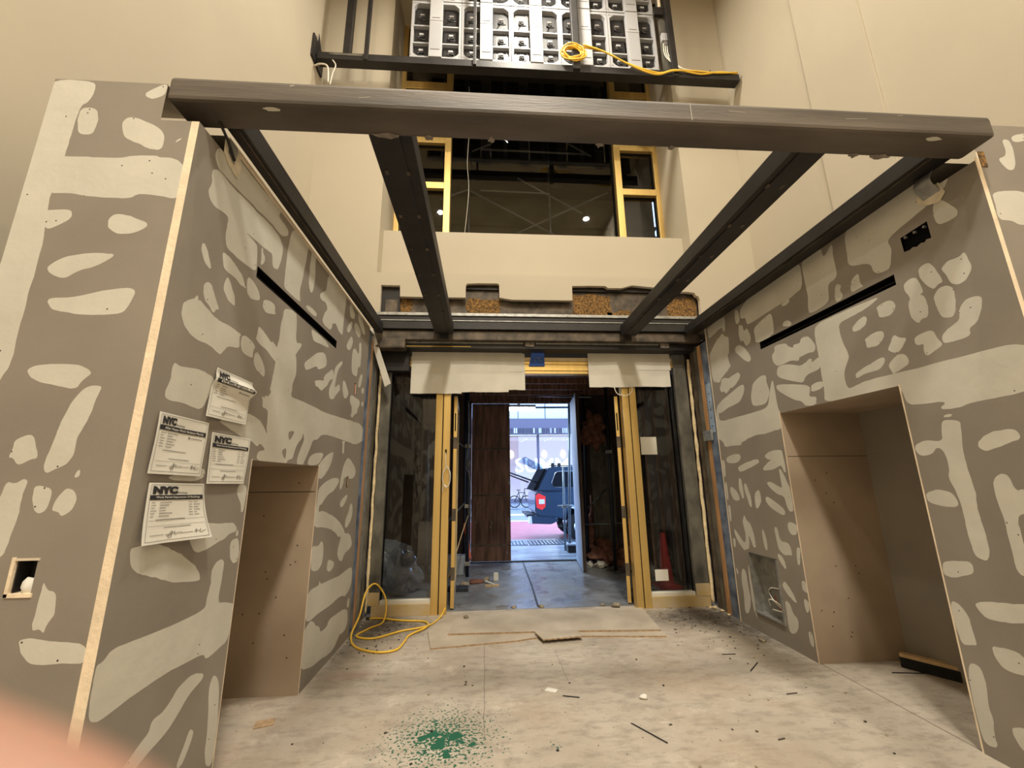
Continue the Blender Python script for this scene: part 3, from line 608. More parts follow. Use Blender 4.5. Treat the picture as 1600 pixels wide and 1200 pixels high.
wall_sheet(mb, lambda u, v: (u, YR, v), rect(XR, XRo, 0, 3.49), [rect(2.70, 2.79, 3.262, 3.45)], MUD['RF'], False, 11,
           beads=[[(2.70, -0.1), (2.800, -0.1), (2.797, 3.3), (2.70, 3.3)]])
lining(mb, 1, XR, 2.543, 3.695, 2.093, 1.10, 1.693)
mb.add([(XRo, YR, 0), (XRo, 5.3, 0), (XRo, 5.3, 3.4), (XRo, YR, 3.49)], [(0, 1, 2, 3)], 'board')
mb.add([(XR+0.02, 2.0, 3.375), (XRo, 2.0, 3.375), (XRo, 5.3, 3.375), (XR+0.02, 5.3, 3.375)], [(0, 1, 2, 3)], 'board')
mb.box(XR+0.05, XR+0.06, 2.05, 2.40, 2.88, 3.12, 'void')
# rusty streak where the beam enters
mb.box(2.80, 2.835, YR-0.004, YR, 3.20, 3.30, 'rust')
structure(mb.build('wall_passage_right', loc=(XR, YR, 0)))

# ---------------------------------------------------------------- room shell
XW0, XW1, YB, ZC = -2.5, 3.97, -6.5, 9.72
mb = MB(); mb.box(-6, 8, YB, 5.50, -0.1, 0.0, 'floor'); structure(mb.build('floor'))
mb = MB(); mb.box(-3, 9, YB, 6.6, ZC, ZC+0.1, 'ceil'); structure(mb.build('ceiling'))
mb = MB(); mb.box(XW0-0.1, XW0, YB, 5.45, 0, ZC, 'paint'); structure(mb.build('wall_left'))
mb = MB()
mb.box(XW1, XW1+0.1, 3.9, 5.45, 0, ZC, 'paint'); mb.box(XW1-0.022, XW1+0.078, 3.15, 3.9, 0, ZC, 'paint'); mb.box(XW1+0.0, XW1+0.1, YB, 3.15, 0, ZC, 'paint')
structure(mb.build('wall_right'))
mb = MB(); mb.box(XW0-0.1, XW1+0.2, YB-0.1, YB, 3.6, ZC, 'paint'); mb.box(XW0-0.1, XW1+0.2, YB-0.1, YB, 0, 3.6, 'patchy'); structure(mb.build('wall_rear'))
# far wall with the doorway, the ragged beam cut-out and the tall window recess
def cdt_wall(mb, y, th, outer, holes, mat, emat):
    vs = []; fcs = []
    for p in [ccw(q) for q in [outer]+holes]: fcs.append(list(range(len(vs), len(vs)+len(p)))); vs += [Vector(q) for q in p]
    rv, re, rf, ov, oe, of = delaunay_2d_cdt(vs, [], fcs, 1, 1e-6)
    F = [list(f) for f, s in zip(rf, of) if s == [0]]
    mb.add([(v[0], y, v[1]) for v in rv], F, mat); mb.add([(v[0], y+th, v[1]) for v in rv], [f[::-1] for f in F], mat)
    for p in holes:
        n = len(p)
        for i in range(n):
            a, b = p[i], p[(i+1) % n]; mb.add([(a[0], y, a[1]), (b[0], y, b[1]), (b[0], y+th, b[1]), (a[0], y+th, a[1])], [(0, 1, 2, 3)], mat if min(a[1], b[1]) > 4.3 else emat)
cut = [(-1.42, -.2), (-1.42, 3.95), (-1.42, 4.137), (-1.166, 4.134), (-1.158, 3.972), (-.839, 3.969), (-.268, 3.971), (-.268, 4.150), (-.250, 4.180), (-.10, 4.190), (.17, 4.192), (.196, 4.175), (.198, 3.979), (.373, 3.950), (1.222, 3.955), (1.226, 4.175), (1.50, 4.185), (1.70, 4.184), (1.745, 4.155), (1.94, 4.157), (2.09, 4.203), (2.395, 4.178), (2.58, 4.122), (2.90, 4.118), (3.0, 4.105), (3.02, 4.06), (3.055, 4.05), (3.07, 4.0), (3.06, 3.7), (3.06, -.2)]
rec = rect(-1.49, 3.03, 4.325, ZC+0.2)
mb = MB(); cdt_wall(mb, 5.33, 0.06, rect(XW0-0.1, XW1+0.1, 0, ZC), [cut, rec], 'paint', 'gyp')
# recess cheeks, ledge, recessed parapet and sill
mb.box(-1.53, -1.49, 5.39, 6.2, 4.32, ZC, 'paint'); mb.box(3.03, 3.07, 5.39, 6.2, 4.32, ZC, 'paint')
mb.box(-1.49, 3.03, 5.39, 5.60, 4.28, 4.32, 'paint'); mb.box(-1.49, 3.03, 5.55, 6.2, 4.325, 5.12, 'paint')
structure(mb.build('wall_far', loc=(0.7, 5.33, 0)))

# ---------------------------------------------------------------- upper window
win = thing('window_1', (0.77, 6.1, 5.12), 'tall brass framed window in the wall recess behind the display frame', 'window', kind='structure')
def wf(name, x0, x1, y0, y1, z0, z1, mat='gold', label=None):
    m = MB(); m.box(x0, x1, y0, y1, z0, z1, mat, bev=0.004); o = m.build(name, win)
    if label: o['label'] = label
for a, b in ((-1.49, -1.415), (2.955, 3.03)): wf('stile', a, b, 6.08, 6.2, 5.12, ZC)
for a, b in ((-0.69, -0.585), (2.235, 2.345)): wf('mullion', a, b, 6.02, 6.2, 5.12, ZC)
for a, b in ((-1.415, -0.69), (2.345, 2.955)):
    for z0, z1 in ((6.27, 6.39), (7.17, 7.32), (8.30, 8.45)): wf('transom', a, b, 6.06, 6.2, z0, z1)
    for z0, z1 in ((5.12, 6.27), (6.39, 7.17), (7.32, 8.30), (8.45, ZC)):
        wf('pane', a, b, 6.15, 6.156, z0, z1, 'glassw')
        wf('gasket', a, b, 6.13, 6.149, z1-0.03, z1, 'void'); wf('gasket', b-0.025, b, 6.13, 6.149, z0, z1-0.03, 'void')
wf('pane', -0.585, 2.235, 6.15, 6.156, 5.12, ZC, 'glassw')
wf('gasket', -0.585, 2.235, 6.12, 6.149, 5.12, 5.145, 'void'); wf('gasket', 2.205, 2.235, 6.12, 6.149, 5.145, ZC, 'void')
# white wire hanging inside the glass
m = MB(); m.tube(smooth_path([(-0.30, 6.07, 8.4), (-0.28, 6.06, 7.6), (-0.31, 6.07, 6.8), (-0.28, 6.06, 6.2), (-0.36, 6.07, 5.16)]), 0.0042, 'wcord', 6)
tag(m.build('hanging_wire'), 'thin pale wire hanging down inside the big upper window pane', 'wire')

# what stands outside the upper glass: scaffold bay against a dark wrapped facade
sc = thing('scaffold', (0.8, 7.3, 3.5), 'galvanised cross-braced scaffold bay seen through the upper window', 'scaffold')
def sp(name, a, b, r=0.02, mat='pbox'):
    m = MB(); m.tube([a, b], r, mat, 8); return m.build(name, sc)
for x in (-0.32, 2.72, 1.28): sp('standard', (x, 7.2, 3.5), (x, 7.2, 9.6), 0.024, 'tub')
sp('ledger', (-0.10, 7.15, 8.07), (2.09, 7.15, 8.05)); sp('ledger', (-0.10, 7.15, 7.11), (1.28, 7.15, 7.09), 0.014)
for a, b in (((-0.29, 7.163), (1.45, 6.18)), ((0.55, 6.2), (2.5, 7.24)), ((0.65, 7.5), (1.95, 6.73)), ((-0.9, 6.95), (-0.33, 7.2)), ((-0.28, 8.1), (0.1, 8.3)), ((1.7, 8.4), (2.2, 8.1))):
    sp('brace', (a[0], 7.25, a[1]), (b[0], 7.25, b[1]), 0.017)
m = MB(); m.box(-2.6, 4.0, 7.95, 8.3, 7.85, 7.98, 'net'); m.box(-2.6, 4.0, 8.25, 8.3, 7.98, 11, 'net')
tag(m.build('debris_netting'), 'black debris netting hung above the scaffold outside the upper window', 'netting')
m = MB(); m.box(-2.6, 4.0, 8.5, 8.6, 3.5, 11, 'olive')
for z in (6.95, 7.2): m.box(-2.6, 4.0, 8.42, 8.5, z, z+0.08, 'olive')
for x in (-2.0, 0.4, 0.7, 2.9): m.box(x, x+0.14, 8.44, 8.5, 3.5, 6.95, 'olive')
tag(m.build('wrapped_facade'), 'dim olive stone facade behind the scaffold outside the upper window', 'facade', kind='structure')
m = MB(); m.box(-2.7, -2.6, 5.46, 8.6, 3.5, 11, 'net'); m.box(4.08, 4.18, 5.46, 8.6, 3.5, 11, 'net'); m.box(-2.7, 4.1, 5.46, 8.6, 10.0, 10.1, 'net'); m.box(-2.7, 4.1, 5.46, 5.5, 9.7, 10.1, 'net'); m.box(-2.7, 4.1, 5.45, 8.7, 3.42, 3.5, 'plyd')  # added to shut sky light out of the scaffold bay
tag(m.build('sky_blocking_box'), 'black box added round the scaffold to keep sky light off the upper window', 'enclosure', kind='structure')

# ---------------------------------------------------------------- steel overhead
m = MB(); m.box(-1.505, 2.745, 1.70, 1.875, 3.28, 3.405, 'beam', bev=0.018)
fb = m.build('steel_beam'); tag(fb, 'long scuffed dark steel tube spanning the front of the passage on both pillars', 'beam')
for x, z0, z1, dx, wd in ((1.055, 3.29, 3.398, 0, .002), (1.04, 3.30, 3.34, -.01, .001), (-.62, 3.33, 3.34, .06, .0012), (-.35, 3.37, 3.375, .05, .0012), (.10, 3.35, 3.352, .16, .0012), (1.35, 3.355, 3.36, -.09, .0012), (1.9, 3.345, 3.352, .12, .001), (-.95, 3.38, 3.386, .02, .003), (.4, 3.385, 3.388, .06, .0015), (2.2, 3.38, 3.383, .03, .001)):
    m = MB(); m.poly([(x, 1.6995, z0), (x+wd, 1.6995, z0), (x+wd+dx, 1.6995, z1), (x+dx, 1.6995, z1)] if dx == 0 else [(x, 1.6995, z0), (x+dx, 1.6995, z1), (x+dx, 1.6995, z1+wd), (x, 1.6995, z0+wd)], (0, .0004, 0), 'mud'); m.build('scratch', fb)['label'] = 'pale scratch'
rn = random.Random(4)
for x, wd in ((-0.52, 0.16), (-0.30, 0.05), (0.03, 0.04), (0.62, 0.05), (1.02, 0.04), (2.24, 0.12), (2.08, 0.06)):
    m = MB(); pts = []
    for k in range(14):
        t = 2*PI*k/14; pts.append((x+wd/2*math.cos(t)*rn.uniform(.7, 1.1), 1.868+0.022*math.sin(t)*rn.uniform(.4, 1.1), 3.2785))
    m.poly(pts, (0, 0, -0.003), 'spl'); m.build('weld_spatter', fb)['label'] = 'pale grey weld spatter'
for x, z in ((-1.04, 3.279), (2.42, 3.279)):
    m = MB(); pts = [(x+0.045*math.cos(2*PI*k/9)*rn.uniform(.6, 1.1), 1.735+0.014*math.sin(2*PI*k/9)*rn.uniform(.6, 1.1), z) for k in range(9)]
    m.poly(pts, (0, 0, -0.003), 'mud'); m.build('compound_splat', fb)['label'] = 'cream splat of joint compound'
for nm, x0, x1, z0, z1, lab in (('left', -1.348, -1.267, 3.30, 3.44, 'black steel channel running back along the top of the left grey wall'),
                              ('il', -0.625, -0.395, 3.30, 3.44, 'left of the two wide black steel joists crossing the middle of the open ceiling'),
                              ('ir', 1.745, 1.945, 3.30, 3.44, 'right of the two wide black steel joists crossing the middle of the open ceiling'),
                              ('right', 2.61, 2.765, 3.33, 3.45, 'black steel channel running back along the top of the right grey wall')):
    r = thing('steel_joist', ((x0+x1)/2, 1.88, z0), lab, 'joist')
    m = MB(); m.box(x0, x1, 1.88, 4.97, z0+0.008, z1, 'blk', bev=0.006); m.build('web', r)
    if nm in ('il', 'ir'):
        m = MB(); m.box(x0+0.04, x1-0.065, 1.88, 4.99, z0, z0+0.02, 'blk', bev=0.004); m.build('bottom_plate', r)
        for fx in (x0+0.04, x1-0.065):
            for k in range(7):
                y = 2.15+k*0.42
                m = MB(); m.box(fx-0.012, fx+0.010, y, y+0.035, z0-0.003, z0+0.012, 'lint', bev=0.003); m.build('weld_tab', r)
        m = MB(); m.box(x0+0.06, x1-0.06, 4.96, 5.0, z0-0.06, z0+0.02, 'blk', bev=0.004); m.build('end_plate', r)
    else:
        m = MB(); a = (x0+0.02, x0+0.026) if nm == 'right' else (x1-0.026, x1-0.02); m.box(a[0], a[1], 1.9, 4.96, z0, z0+0.02, 'lint'); m.build('flange_lip', r)
r = thing('cross_channel', (0.7, 5.0, 3.38), 'dark steel channel across the back where the four ceiling joists end', 'channel')
m = MB(); m.box(-1.40, 2.80, 5.0, 5.10, 3.385, 3.55, 'blk', bev=0.005); m.build('web', r)
m = MB(); m.box(-1.40, 2.80, 4.985, 5.10, 3.56, 3.598, 'galv', bev=0.003); m.build('top_track', r)['label'] = 'light grey metal track on top'
m = MB(); m.box(-1.40, 2.80, 4.99, 5.0, 3.49, 3.50, 'galv'); m.build('lip', r)
for x in (-1.0, -0.72, 0.25, 0.62, 1.05, 2.0, 2.55):
    m = MB(); m.box(x, x+0.02, 4.978, 4.985, 3.572, 3.588, 'chrome'); m.build('screw', r)
r = thing('header_beam', (0.7, 5.05, 3.1), 'rusty brown steel header over the brass storefront below the cross channel', 'beam')
m = MB(); m.box(-1.42, 2.85, 5.04, 5.22, 3.255, 3.378, 'lint', bev=0.01); m.build('plate', r)
m = MB(); m.box(-1.42, 2.85, 5.12, 5.30, 3.17, 3.252, 'blk', bev=0.006); m.build('lower_tube', r)
for a, b in ((-1.13, 0.50), (0.66, 2.30)):
    m = MB(); m.box(a, b, 5.112, 5.122, 3.232, 3.252, 'galv'); m.build('light_strip', r)['label'] = 'bright metal strip'
m = MB(); m.box(-1.22, -0.18, 5.112, 5.12, 3.188, 3.194, 'ycord'); m.build('yellow_strip', r)['label'] = 'thin yellow line'
for x in (0.52, 2.32):
    m = MB(); m.box(x, x+0.12, 5.10, 5.13, 3.195, 3.27, 'spl', bev=0.01); m.build('mortar_patch', r)
m = MB(); m.box(-1.42, -1.0, 5.03, 5.2, 3.14, 3.27, 'lint', bev=0.02); m.build('corner_plate', r)
r = thing('rusty_girder', (0.8, 5.42, 3.5), 'rust-streaked steel girder exposed through the ragged cut in the far cream wall', 'girder')
m = MB(); m.box(-1.44, 3.08, 5.44, 5.46, 3.42, 4.30, 'lint'); m.build('web', r)
m = MB(); m.box(-1.44, 3.08, 5.40, 5.46, 4.13, 4.16, 'blk'); m.build('top_flange', r)
m = MB(); m.box(-1.44, -1.17, 5.40, 5.44, 3.6, 4.14, 'blk'); m.box(-1.36, -1.20, 5.39, 5.40, 3.62, 3.95, 'lint'); m.build('end_stiffener', r)
rn = random.Random(8)
for a, b, c, d in ((-0.26, 0.22, 3.60, 4.03), (-1.17, -1.02, 3.6, 4.0), (1.235, 1.80, 3.60, 4.10), (1.75, 2.1, 3.60, 3.86), (2.62, 3.05, 3.60, 4.08)):
    pts = []; n = 16
    for k in range(n):
        t = k/n*4; s_ = int(t); q = t-s_
        p = ((a+(b-a)*q, c), (b, c+(d-c)*q), (b-(b-a)*q, d), (a, d-(d-c)*q))[s_]; pts.append((p[0]+rn.uniform(-.02, .02), 5.436, p[1]+(rn.uniform(-.04, .02) if p[1] > c else 0)))
    m = MB(); m.poly(pts, (0, 0.003, 0), 'rust'); m.build('rust_patch', r)['label'] = 'orange-brown rust'

# ---------------------------------------------------------------- slots, boxes in the drywall
for X, s, y0, y1, z0, z1, lab in ((XL, -1, 2.337, 3.70, 2.692, 2.764, 'long black linear air slot in the left grey wall'), (XR, 1, 2.404, 3.82, 2.762, 2.838, 'long black linear air slot in the right grey wall')):
    r = thing('slot_diffuser', (X, (y0+y1)/2, z0), lab, 'air slot')
    a, b = sorted((X+s*0.085, X+s*0.08)); m = MB(); m.box(a, b, y0, y1, z0, z1, 'void')
    a, b = sorted((X+s*0.002, X+s*0.085)); m.box(a, b, y0-.003, y1+.003, z1-0.003, z1+0.001, 'void'); m.box(a, b, y0-.003, y1+.003, z0-0.001, z0+0.003, 'void')
    m.box(a, b, y0-.003, y0, z0, z1, 'void'); m.box(a, b, y1, y1+.003, z0, z1, 'void'); m.build('housing', r)
    a, b = sorted((X+s*0.03, X+s*0.045)); m = MB(); m.box(a, b, y0, y1, (z0+z1)/2-0.004, (z0+z1)/2+0.003, 'blk'); m.build('blade', r)
r = thing('junction_box', (XR, 4.26, 0.175), 'open grey metal electrical box with loose wires low in the right grey wall', 'electrical box')
m = MB(); y0, y1, z0, z1 = 4.05, 4.478, 0.175, 0.752
m.box(XR+0.10, XR+0.105, y0, y1, z0, z1, 'galv')
for q in ((y0, y0+.004, z0, z1), (y1-.004, y1, z0, z1), (y0, y1, z0, z0+.004), (y0, y1, z1-.004, z1)): m.box(XR-0.004, XR+0.10, *q, 'galv')
m.build('case', r)
m = MB(); m.box(XR-0.012, XR+0.0, y0-.01, y1, z0-0.002, z0+0.012, 'galv'); m.box(XR-0.014, XR, y0-0.012, y0+.008, z0, z1-0.02, 'galv'); m.build('lip', r)
m = MB()
for k in range(3): m.box(XR+0.04, XR+0.10, y0+0.03, y0+0.10, 0.60-k*0.045, 0.635-k*0.045, 'inkg', bev=0.003)
m.build('terminal_block', r)
for pts, mat in (([(XR+.09, 4.06, .50), (XR+.05, 4.12, .47), (XR+.04, 4.25, .45), (XR+.05, 4.30, .40), (XR+.04, 4.22, .33), (XR+.06, 4.12, .28)], 'wcord'),
                 ([(XR+.09, 4.07, .49), (XR+.06, 4.15, .46), (XR+.05, 4.29, .43), (XR+.05, 4.24, .35), (XR+.06, 4.10, .27), (XR+.05, 4.05, .20)], 'bcord'),
                 ([(XR+.06, 4.33, .27), (XR+.04, 4.31, .33), (XR+.03, 4.22, .345), (XR+.05, 4.13, .31), (XR+.05, 4.08, .28)], 'wcord'),
                 ([(XR+.07, 4.25, .38), (XR+.05, 4.20, .32), (XR+.05, 4.14, .27)], 'rcord'), ([(XR+.05, 4.28, .25), (XR+.04, 4.20, .26), (XR+.05, 4.10, .27)], 'wcord')):
    m = MB(); m.tube(smooth_path(pts), 0.006, mat, 6); m.build('wire', r)
r = thing('device_box', (XR+0.03, 2.22, 2.95), 'black switch box sunk in the ragged hole high on the right grey wall', 'electrical box')
m = MB(); m.box(XR+0.03, XR+0.045, 2.12, 2.32, 2.93, 3.07, 'void'); m.build('back', r)
for y in (2.16, 2.22, 2.28):
    m = MB(); m.box(XR+0.004, XR+0.02, y, y+0.012, 3.036, 3.05, 'galv'); m.build('mounting_tab', r)
r = thing('outlet_box', (-1.65, YL+0.02, 1.13), 'small open outlet box low in the face of the left grey pillar', 'electrical box')
m = MB(); m.box(-1.685, -1.68, YL+0.005, YL+0.06, 1.133, 1.238, 'blk'); m.box(-1.685, -1.618, YL+0.055, YL+0.06, 1.133, 1.238, 'blk'); m.build('case', r)
m = MB(); m.blob((-1.635, YL+0.02, 1.15), (0.022, 0.02, 0.03), 'paper', 3); m.build('wadded_paper', r)
m = MB(); m.box(XL-0.04, XL-0.003, 4.305, 4.36, 2.405, 2.51, 'rcord'); m.box(XL-0.01, XL-0.001, 4.345, 4.36, 2.405, 2.51, 'bead')
tag(m.build('alarm_box'), 'small red wiring box near the far end of the left grey wall', 'electrical box')
m = MB(); m.box(XL-0.04, XL-0.003, 4.285, 4.335, 1.465, 1.56, 'void'); m.box(XL-0.01, XL-0.001, 4.315, 4.335, 1.465, 1.56, 'wood')
tag(m.build('switch_box'), 'tiny dark switch box right of the left wall niche', 'electrical box')

# clips left hanging where the drywall was broken out under the beam
r = thing('beam_clip', (-1.36, 1.98, 3.16), 'bent pale metal clip and broken drywall hole under the left end of the front beam', 'clip')
m = MB(); pts = [(1.90, 3.27), (1.905, 3.17), (1.955, 3.135), (2.035, 3.115), (2.05, 3.20), (2.02, 3.27)]
m.poly([(XL+0.006, y, z) for y, z in pts], (-.004, 0, 0), 'gyp'); m.build('broken_patch', r)
m = MB(); m.poly([(XL+0.010, y, z) for y, z in [(1.925, 3.27), (1.93, 3.19), (1.985, 3.165), (2.0, 3.25), (1.99, 3.27)]], (-.003, 0, 0), 'galv'); m.build('plate', r)
m = MB(); m.tube([(XL+.016, 1.82, 3.275), (XL+.018, 1.90, 3.235), (XL+.018, 1.97, 3.175)], .007, 'blk', 6); m.build('rod', r)
r = thing('beam_clip', (2.78, 2.08, 3.2), 'curled galvanised strap under the right end of the front beam', 'clip')
m = MB(); m.grid(lambda u, v: (XR-0.02-0.035*math.sin(v*PI*1.3), 2.02+.10*u, 3.34-.17*v), 4, 10, 'galv', .003); m.build('strap', r)
m = MB(); m.poly([(XR-.004, y, z) for y, z in [(2.0, 3.17), (2.04, 3.13), (2.10, 3.15), (2.16, 3.20), (2.14, 3.26), (2.02, 3.25)]], (-.003, 0, 0), 'gyp'); m.build('broken_patch', r)
# ---------------------------------------------------------------- brass storefront
def B(parent, name, x0, x1, y0, y1, z0, z1, mat, bev=0.0, label=None, rot=None):
    m = MB(); m.box(x0, x1, y0, y1, z0, z1, mat, bev=bev, rot=rot); o = m.build(name, parent)
    if label: o['label'] = label
    return o
for idx, (px0, px1, gx0, gx1, sx0, sx1, lab) in enumerate(((-0.625, -0.44, -1.21, -0.625, -1.30, -0.44, 'brass framed fixed pane left of the doorway'), (1.83, 2.016, 2.016, 2.57, 1.83, 2.745, 'brass framed fixed pane right of the doorway'))):
    r = thing('window_%d' % (idx+2), ((px0+px1)/2, 5.38, 0), lab, 'window', kind='structure')
    mid = (px0+px1)/2
    B(r, 'post', px0, mid-0.006, 5.33, 5.45, 0, 2.91, 'gold', 0.004); B(r, 'post', mid+0.006, px1, 5.33, 5.45, 0, 2.91, 'gold', 0.004)
    B(r, 'post_groove', mid-0.008, mid+0.008, 5.345, 5.44, 0, 2.91, 'void')
    B(r, 'bottom_rail', sx0, px0 if idx == 0 else sx1, 5.33, 5.45, 0, 0.125, 'golddust', 0.004) if idx == 0 else B(r, 'bottom_rail', px1, sx1, 5.33, 5.45, 0, 0.125, 'golddust', 0.004)
    B(r, 'sill_cap', min(gx0, gx1), max(gx0, gx1), 5.345, 5.44, 0.125, 0.165, 'kraft', 0.004)
    B(r, 'pane', gx0, gx1, 5.40, 5.408, 0.16, 2.91, 'glass')
    B(r, 'edge_gasket', gx0 if idx == 0 else gx1-0.012, gx0+0.012 if idx == 0 else gx1, 5.385, 5.40, 0.16, 2.91, 'void')
r = thing('trim_1', (0.7, 5.38, 2.9), 'brass transom head bars above the doorway', 'door head', kind='structure')
B(r, 'head_bar', -1.3, 2.745, 5.345, 5.45, 2.985, 3.02, 'gold', 0.003); B(r, 'head_bar', -0.44, 1.83, 5.33, 5.45, 2.935, 2.985, 'gold', 0.003)
B(r, 'head_bar', -0.44, 1.83, 5.34, 5.45, 2.895, 2.93, 'gold', 0.003); B(r, 'head_bar', -1.3, 2.745, 5.345, 5.45, 3.025, 3.065, 'gold', 0.003); B(r, 'upper_bar', -1.3, 2.745, 5.36, 5.45, 3.075, 3.125, 'golddust', 0.003)
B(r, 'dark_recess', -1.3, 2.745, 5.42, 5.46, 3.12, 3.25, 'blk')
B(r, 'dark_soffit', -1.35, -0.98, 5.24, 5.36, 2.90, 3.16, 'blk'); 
# open door leaves, swung out towards the street
def leaf(name, hx, hy, ang, lab, slot):
    r = thing(name, (hx, hy, 0.02), lab, 'door', kind='structure')
    ax = Matrix.Rotation(ang, 3, 'Z')
    def Q(nm, x0, x1, y0, y1, z0, z1, mat, bev=0.003):
        m = MB(); m.box(x0, x1, y0, y1, z0, z1, mat, bev=bev); c = Vector((hx, hy, 0)); m.v = [tuple(ax @ Vector(v)+c) for v in m.v]; return m.build(nm, r)
    t = 0.022
    Q('stile', -t, t, 0.0, 0.07, 0.02, 2.62, 'gold'); Q('stile', -t, t, 0.88, 0.95, 0.02, 2.62, 'golddust')
    Q('top_rail', -t, t, 0.07, 0.88, 2.54, 2.62, 'golddust'); Q('bottom_rail', -t, t, 0.07, 0.88, 0.02, 0.22, 'golddust')
    Q('pane', -0.004, 0.004, 0.07, 0.88, 0.22, 2.54, 'glass', 0)
    for z in (0.33, 1.02, 1.92): Q('hinge', -t-0.002, t+0.002, -0.003, 0.05, z, z+0.15, 'lint')
    Q('lock_slot', -0.008, 0.008, -0.002, 0.01, slot, slot+0.24, 'void', 0)
    return r
leaf('door_1', -0.385, 5.50, math.radians(2), 'left brass door leaf swung open towards the street, seen edge on', 2.15)
leaf('door_2', 1.795, 5.50, math.radians(-19), 'right brass door leaf swung open towards the street, seen edge on', 2.15)
# steel posts, foam seams, studs in the two jambs
for x0, x1, lab in ((-1.335, -1.212, 'grey steel post at the left edge of the storefront'), (2.572, 2.745, 'grey steel post at the right edge of the storefront')):
    r = thing('steel_post', ((x0+x1)/2, 5.38, 0), lab, 'post'); B(r, 'shaft', x0, x1, 5.33, 5.46, 0.125, 3.17, 'gpost', 0.006); B(r, 'base_wrap', x0, x1, 5.325, 5.335, 0.12, 0.26, 'golddust', 0.002)
def rough_strip(name, pts, r, mat, lab, cat, sd):
    m = MB(); P = smooth_path(pts, 14); rr = [r*(1+0.45*noise.noise(Vector((p.z*7, sd, 1)))) for p in P]
    P = [p+Vector((0.008*noise.noise(Vector((p.z*5, sd, 7))), 0, 0)) for p in P]; m.tube(P, rr, mat, 7); return tag(m.build(name), lab, cat)
rough_strip('foam_seam', [(-1.352, 5.32, 0.05), (-1.35, 5.32, 1.0), (-1.35, 5.32, 2.0), (-1.35, 5.32, 3.1)], 0.017, 'foam', 'yellowed foam seam beside the left grey steel post', 'foam seam', 1)
rough_strip('foam_seam', [(2.765, 5.32, 0.05), (2.77, 5.32, 1.0), (2.775, 5.32, 2.0), (2.785, 5.32, 3.1)], 0.021, 'foam', 'yellowed foam seam beside the right grey steel post', 'foam seam', 2)
for nm, x0, x1, y0, y1, z1, mat, lab, cat in (
    ('metal_stud', -1.43, -1.372, 4.73, 4.90, 3.27, 'bstud', 'blue-grey metal stud at the cut edge of the left drywall', 'stud'),
    ('wood_stud', -1.43, -1.378, 4.925, 5.01, 3.2, 'stud', 'bare wood stud in the left jamb between drywall and glass', 'stud'),
    ('metal_stud', -1.44, -1.385, 5.03, 5.16, 3.22, 'galv', 'pale metal stud beside the wood stud in the left jamb', 'stud'),
    ('metal_stud', -1.43, -1.375, 5.19, 5.29, 3.22, 'gpost', 'dull grey metal stud nearest the foam seam in the left jamb', 'stud'),
    ('wood_stud', 2.787, 2.85, 4.985, 5.065, 3.2, 'stud', 'orange-brown wood stud in the right jamb', 'stud'),
    ('metal_stud', 2.79, 2.85, 5.085, 5.17, 3.22, 'gpost', 'dark metal stud beside the orange-brown wood stud in the right jamb', 'stud'),
    ('metal_stud', 2.80, 2.86, 5.19, 5.29, 3.22, 'lint', 'brownish metal stud touching the foam seam in the right jamb', 'stud')):
    m = MB(); m.box(x0, x1, y0, y1, 0, z1, mat, bev=0.003); tag(m.build(nm), lab, cat)
r = thing('metal_stud', (2.82, 4.9, 0), 'blue-grey metal stud with punched holes at the cut edge of the right drywall', 'stud')
B(r, 'web', 2.785, 2.85, 4.815, 4.965, 0, 3.2, 'bstud', 0.002)
B(r, 'galvanised_face', 2.782, 2.785, 4.84, 4.95, 2.05, 2.66, 'gface')['label'] = 'bright blue-white galvanised stretch'
for k in range(5): B(r, 'knockout', 2.780, 2.782, 4.885, 4.90, 2.12+k*0.10, 2.135+k*0.10, 'void')
m = MB(); m.box(2.755, 2.783, 4.90, 5.09, 1.955, 2.085, 'galv', bev=0.006); tag(m.build('bracket_box'), 'small galvanised bracket box fixed to the studs of the right jamb', 'bracket')
for X, s, lab in ((-1.47, -1, 'backing board behind the studs of the left jamb'), (2.90, 1, 'backing board behind the studs of the right jamb')):
    a, b = sorted((X, X+s*0.03)); m = MB(); m.box(a, b, 4.72 if s < 0 else 4.81, 5.33, 0, 3.3, 'plyd'); tag(m.build('backing_board'), lab, 'board')
m = MB(); 
for k, (x, y, r_) in enumerate(((2.74, 5.24, .03), (2.70, 5.27, .02), (2.76, 5.12, .022), (2.755, 4.98, .018))): m.blob((x, y, r_*.4), (r_, r_, r_*.6), 'foam', k, .4)
tag(m.build('mortar_crumbs'), 'yellowish crumbs heaped in the corner below the right foam seam', 'crumbs', kind='stuff')
m = MB(); a, b, c, d = Vector((-1.455, 5.00, 3.357)), Vector((-1.405, 5.00, 3.39)), Vector((-1.165, 5.10, 2.70)), Vector((-1.235, 5.10, 2.655))
m.poly([a, b, c, d], (0.0, 0.018, 0), 'kraft'); r = m.build('wood_strip'); tag(r, 'pale angled strip hanging at the top of the left jamb', 'strip')

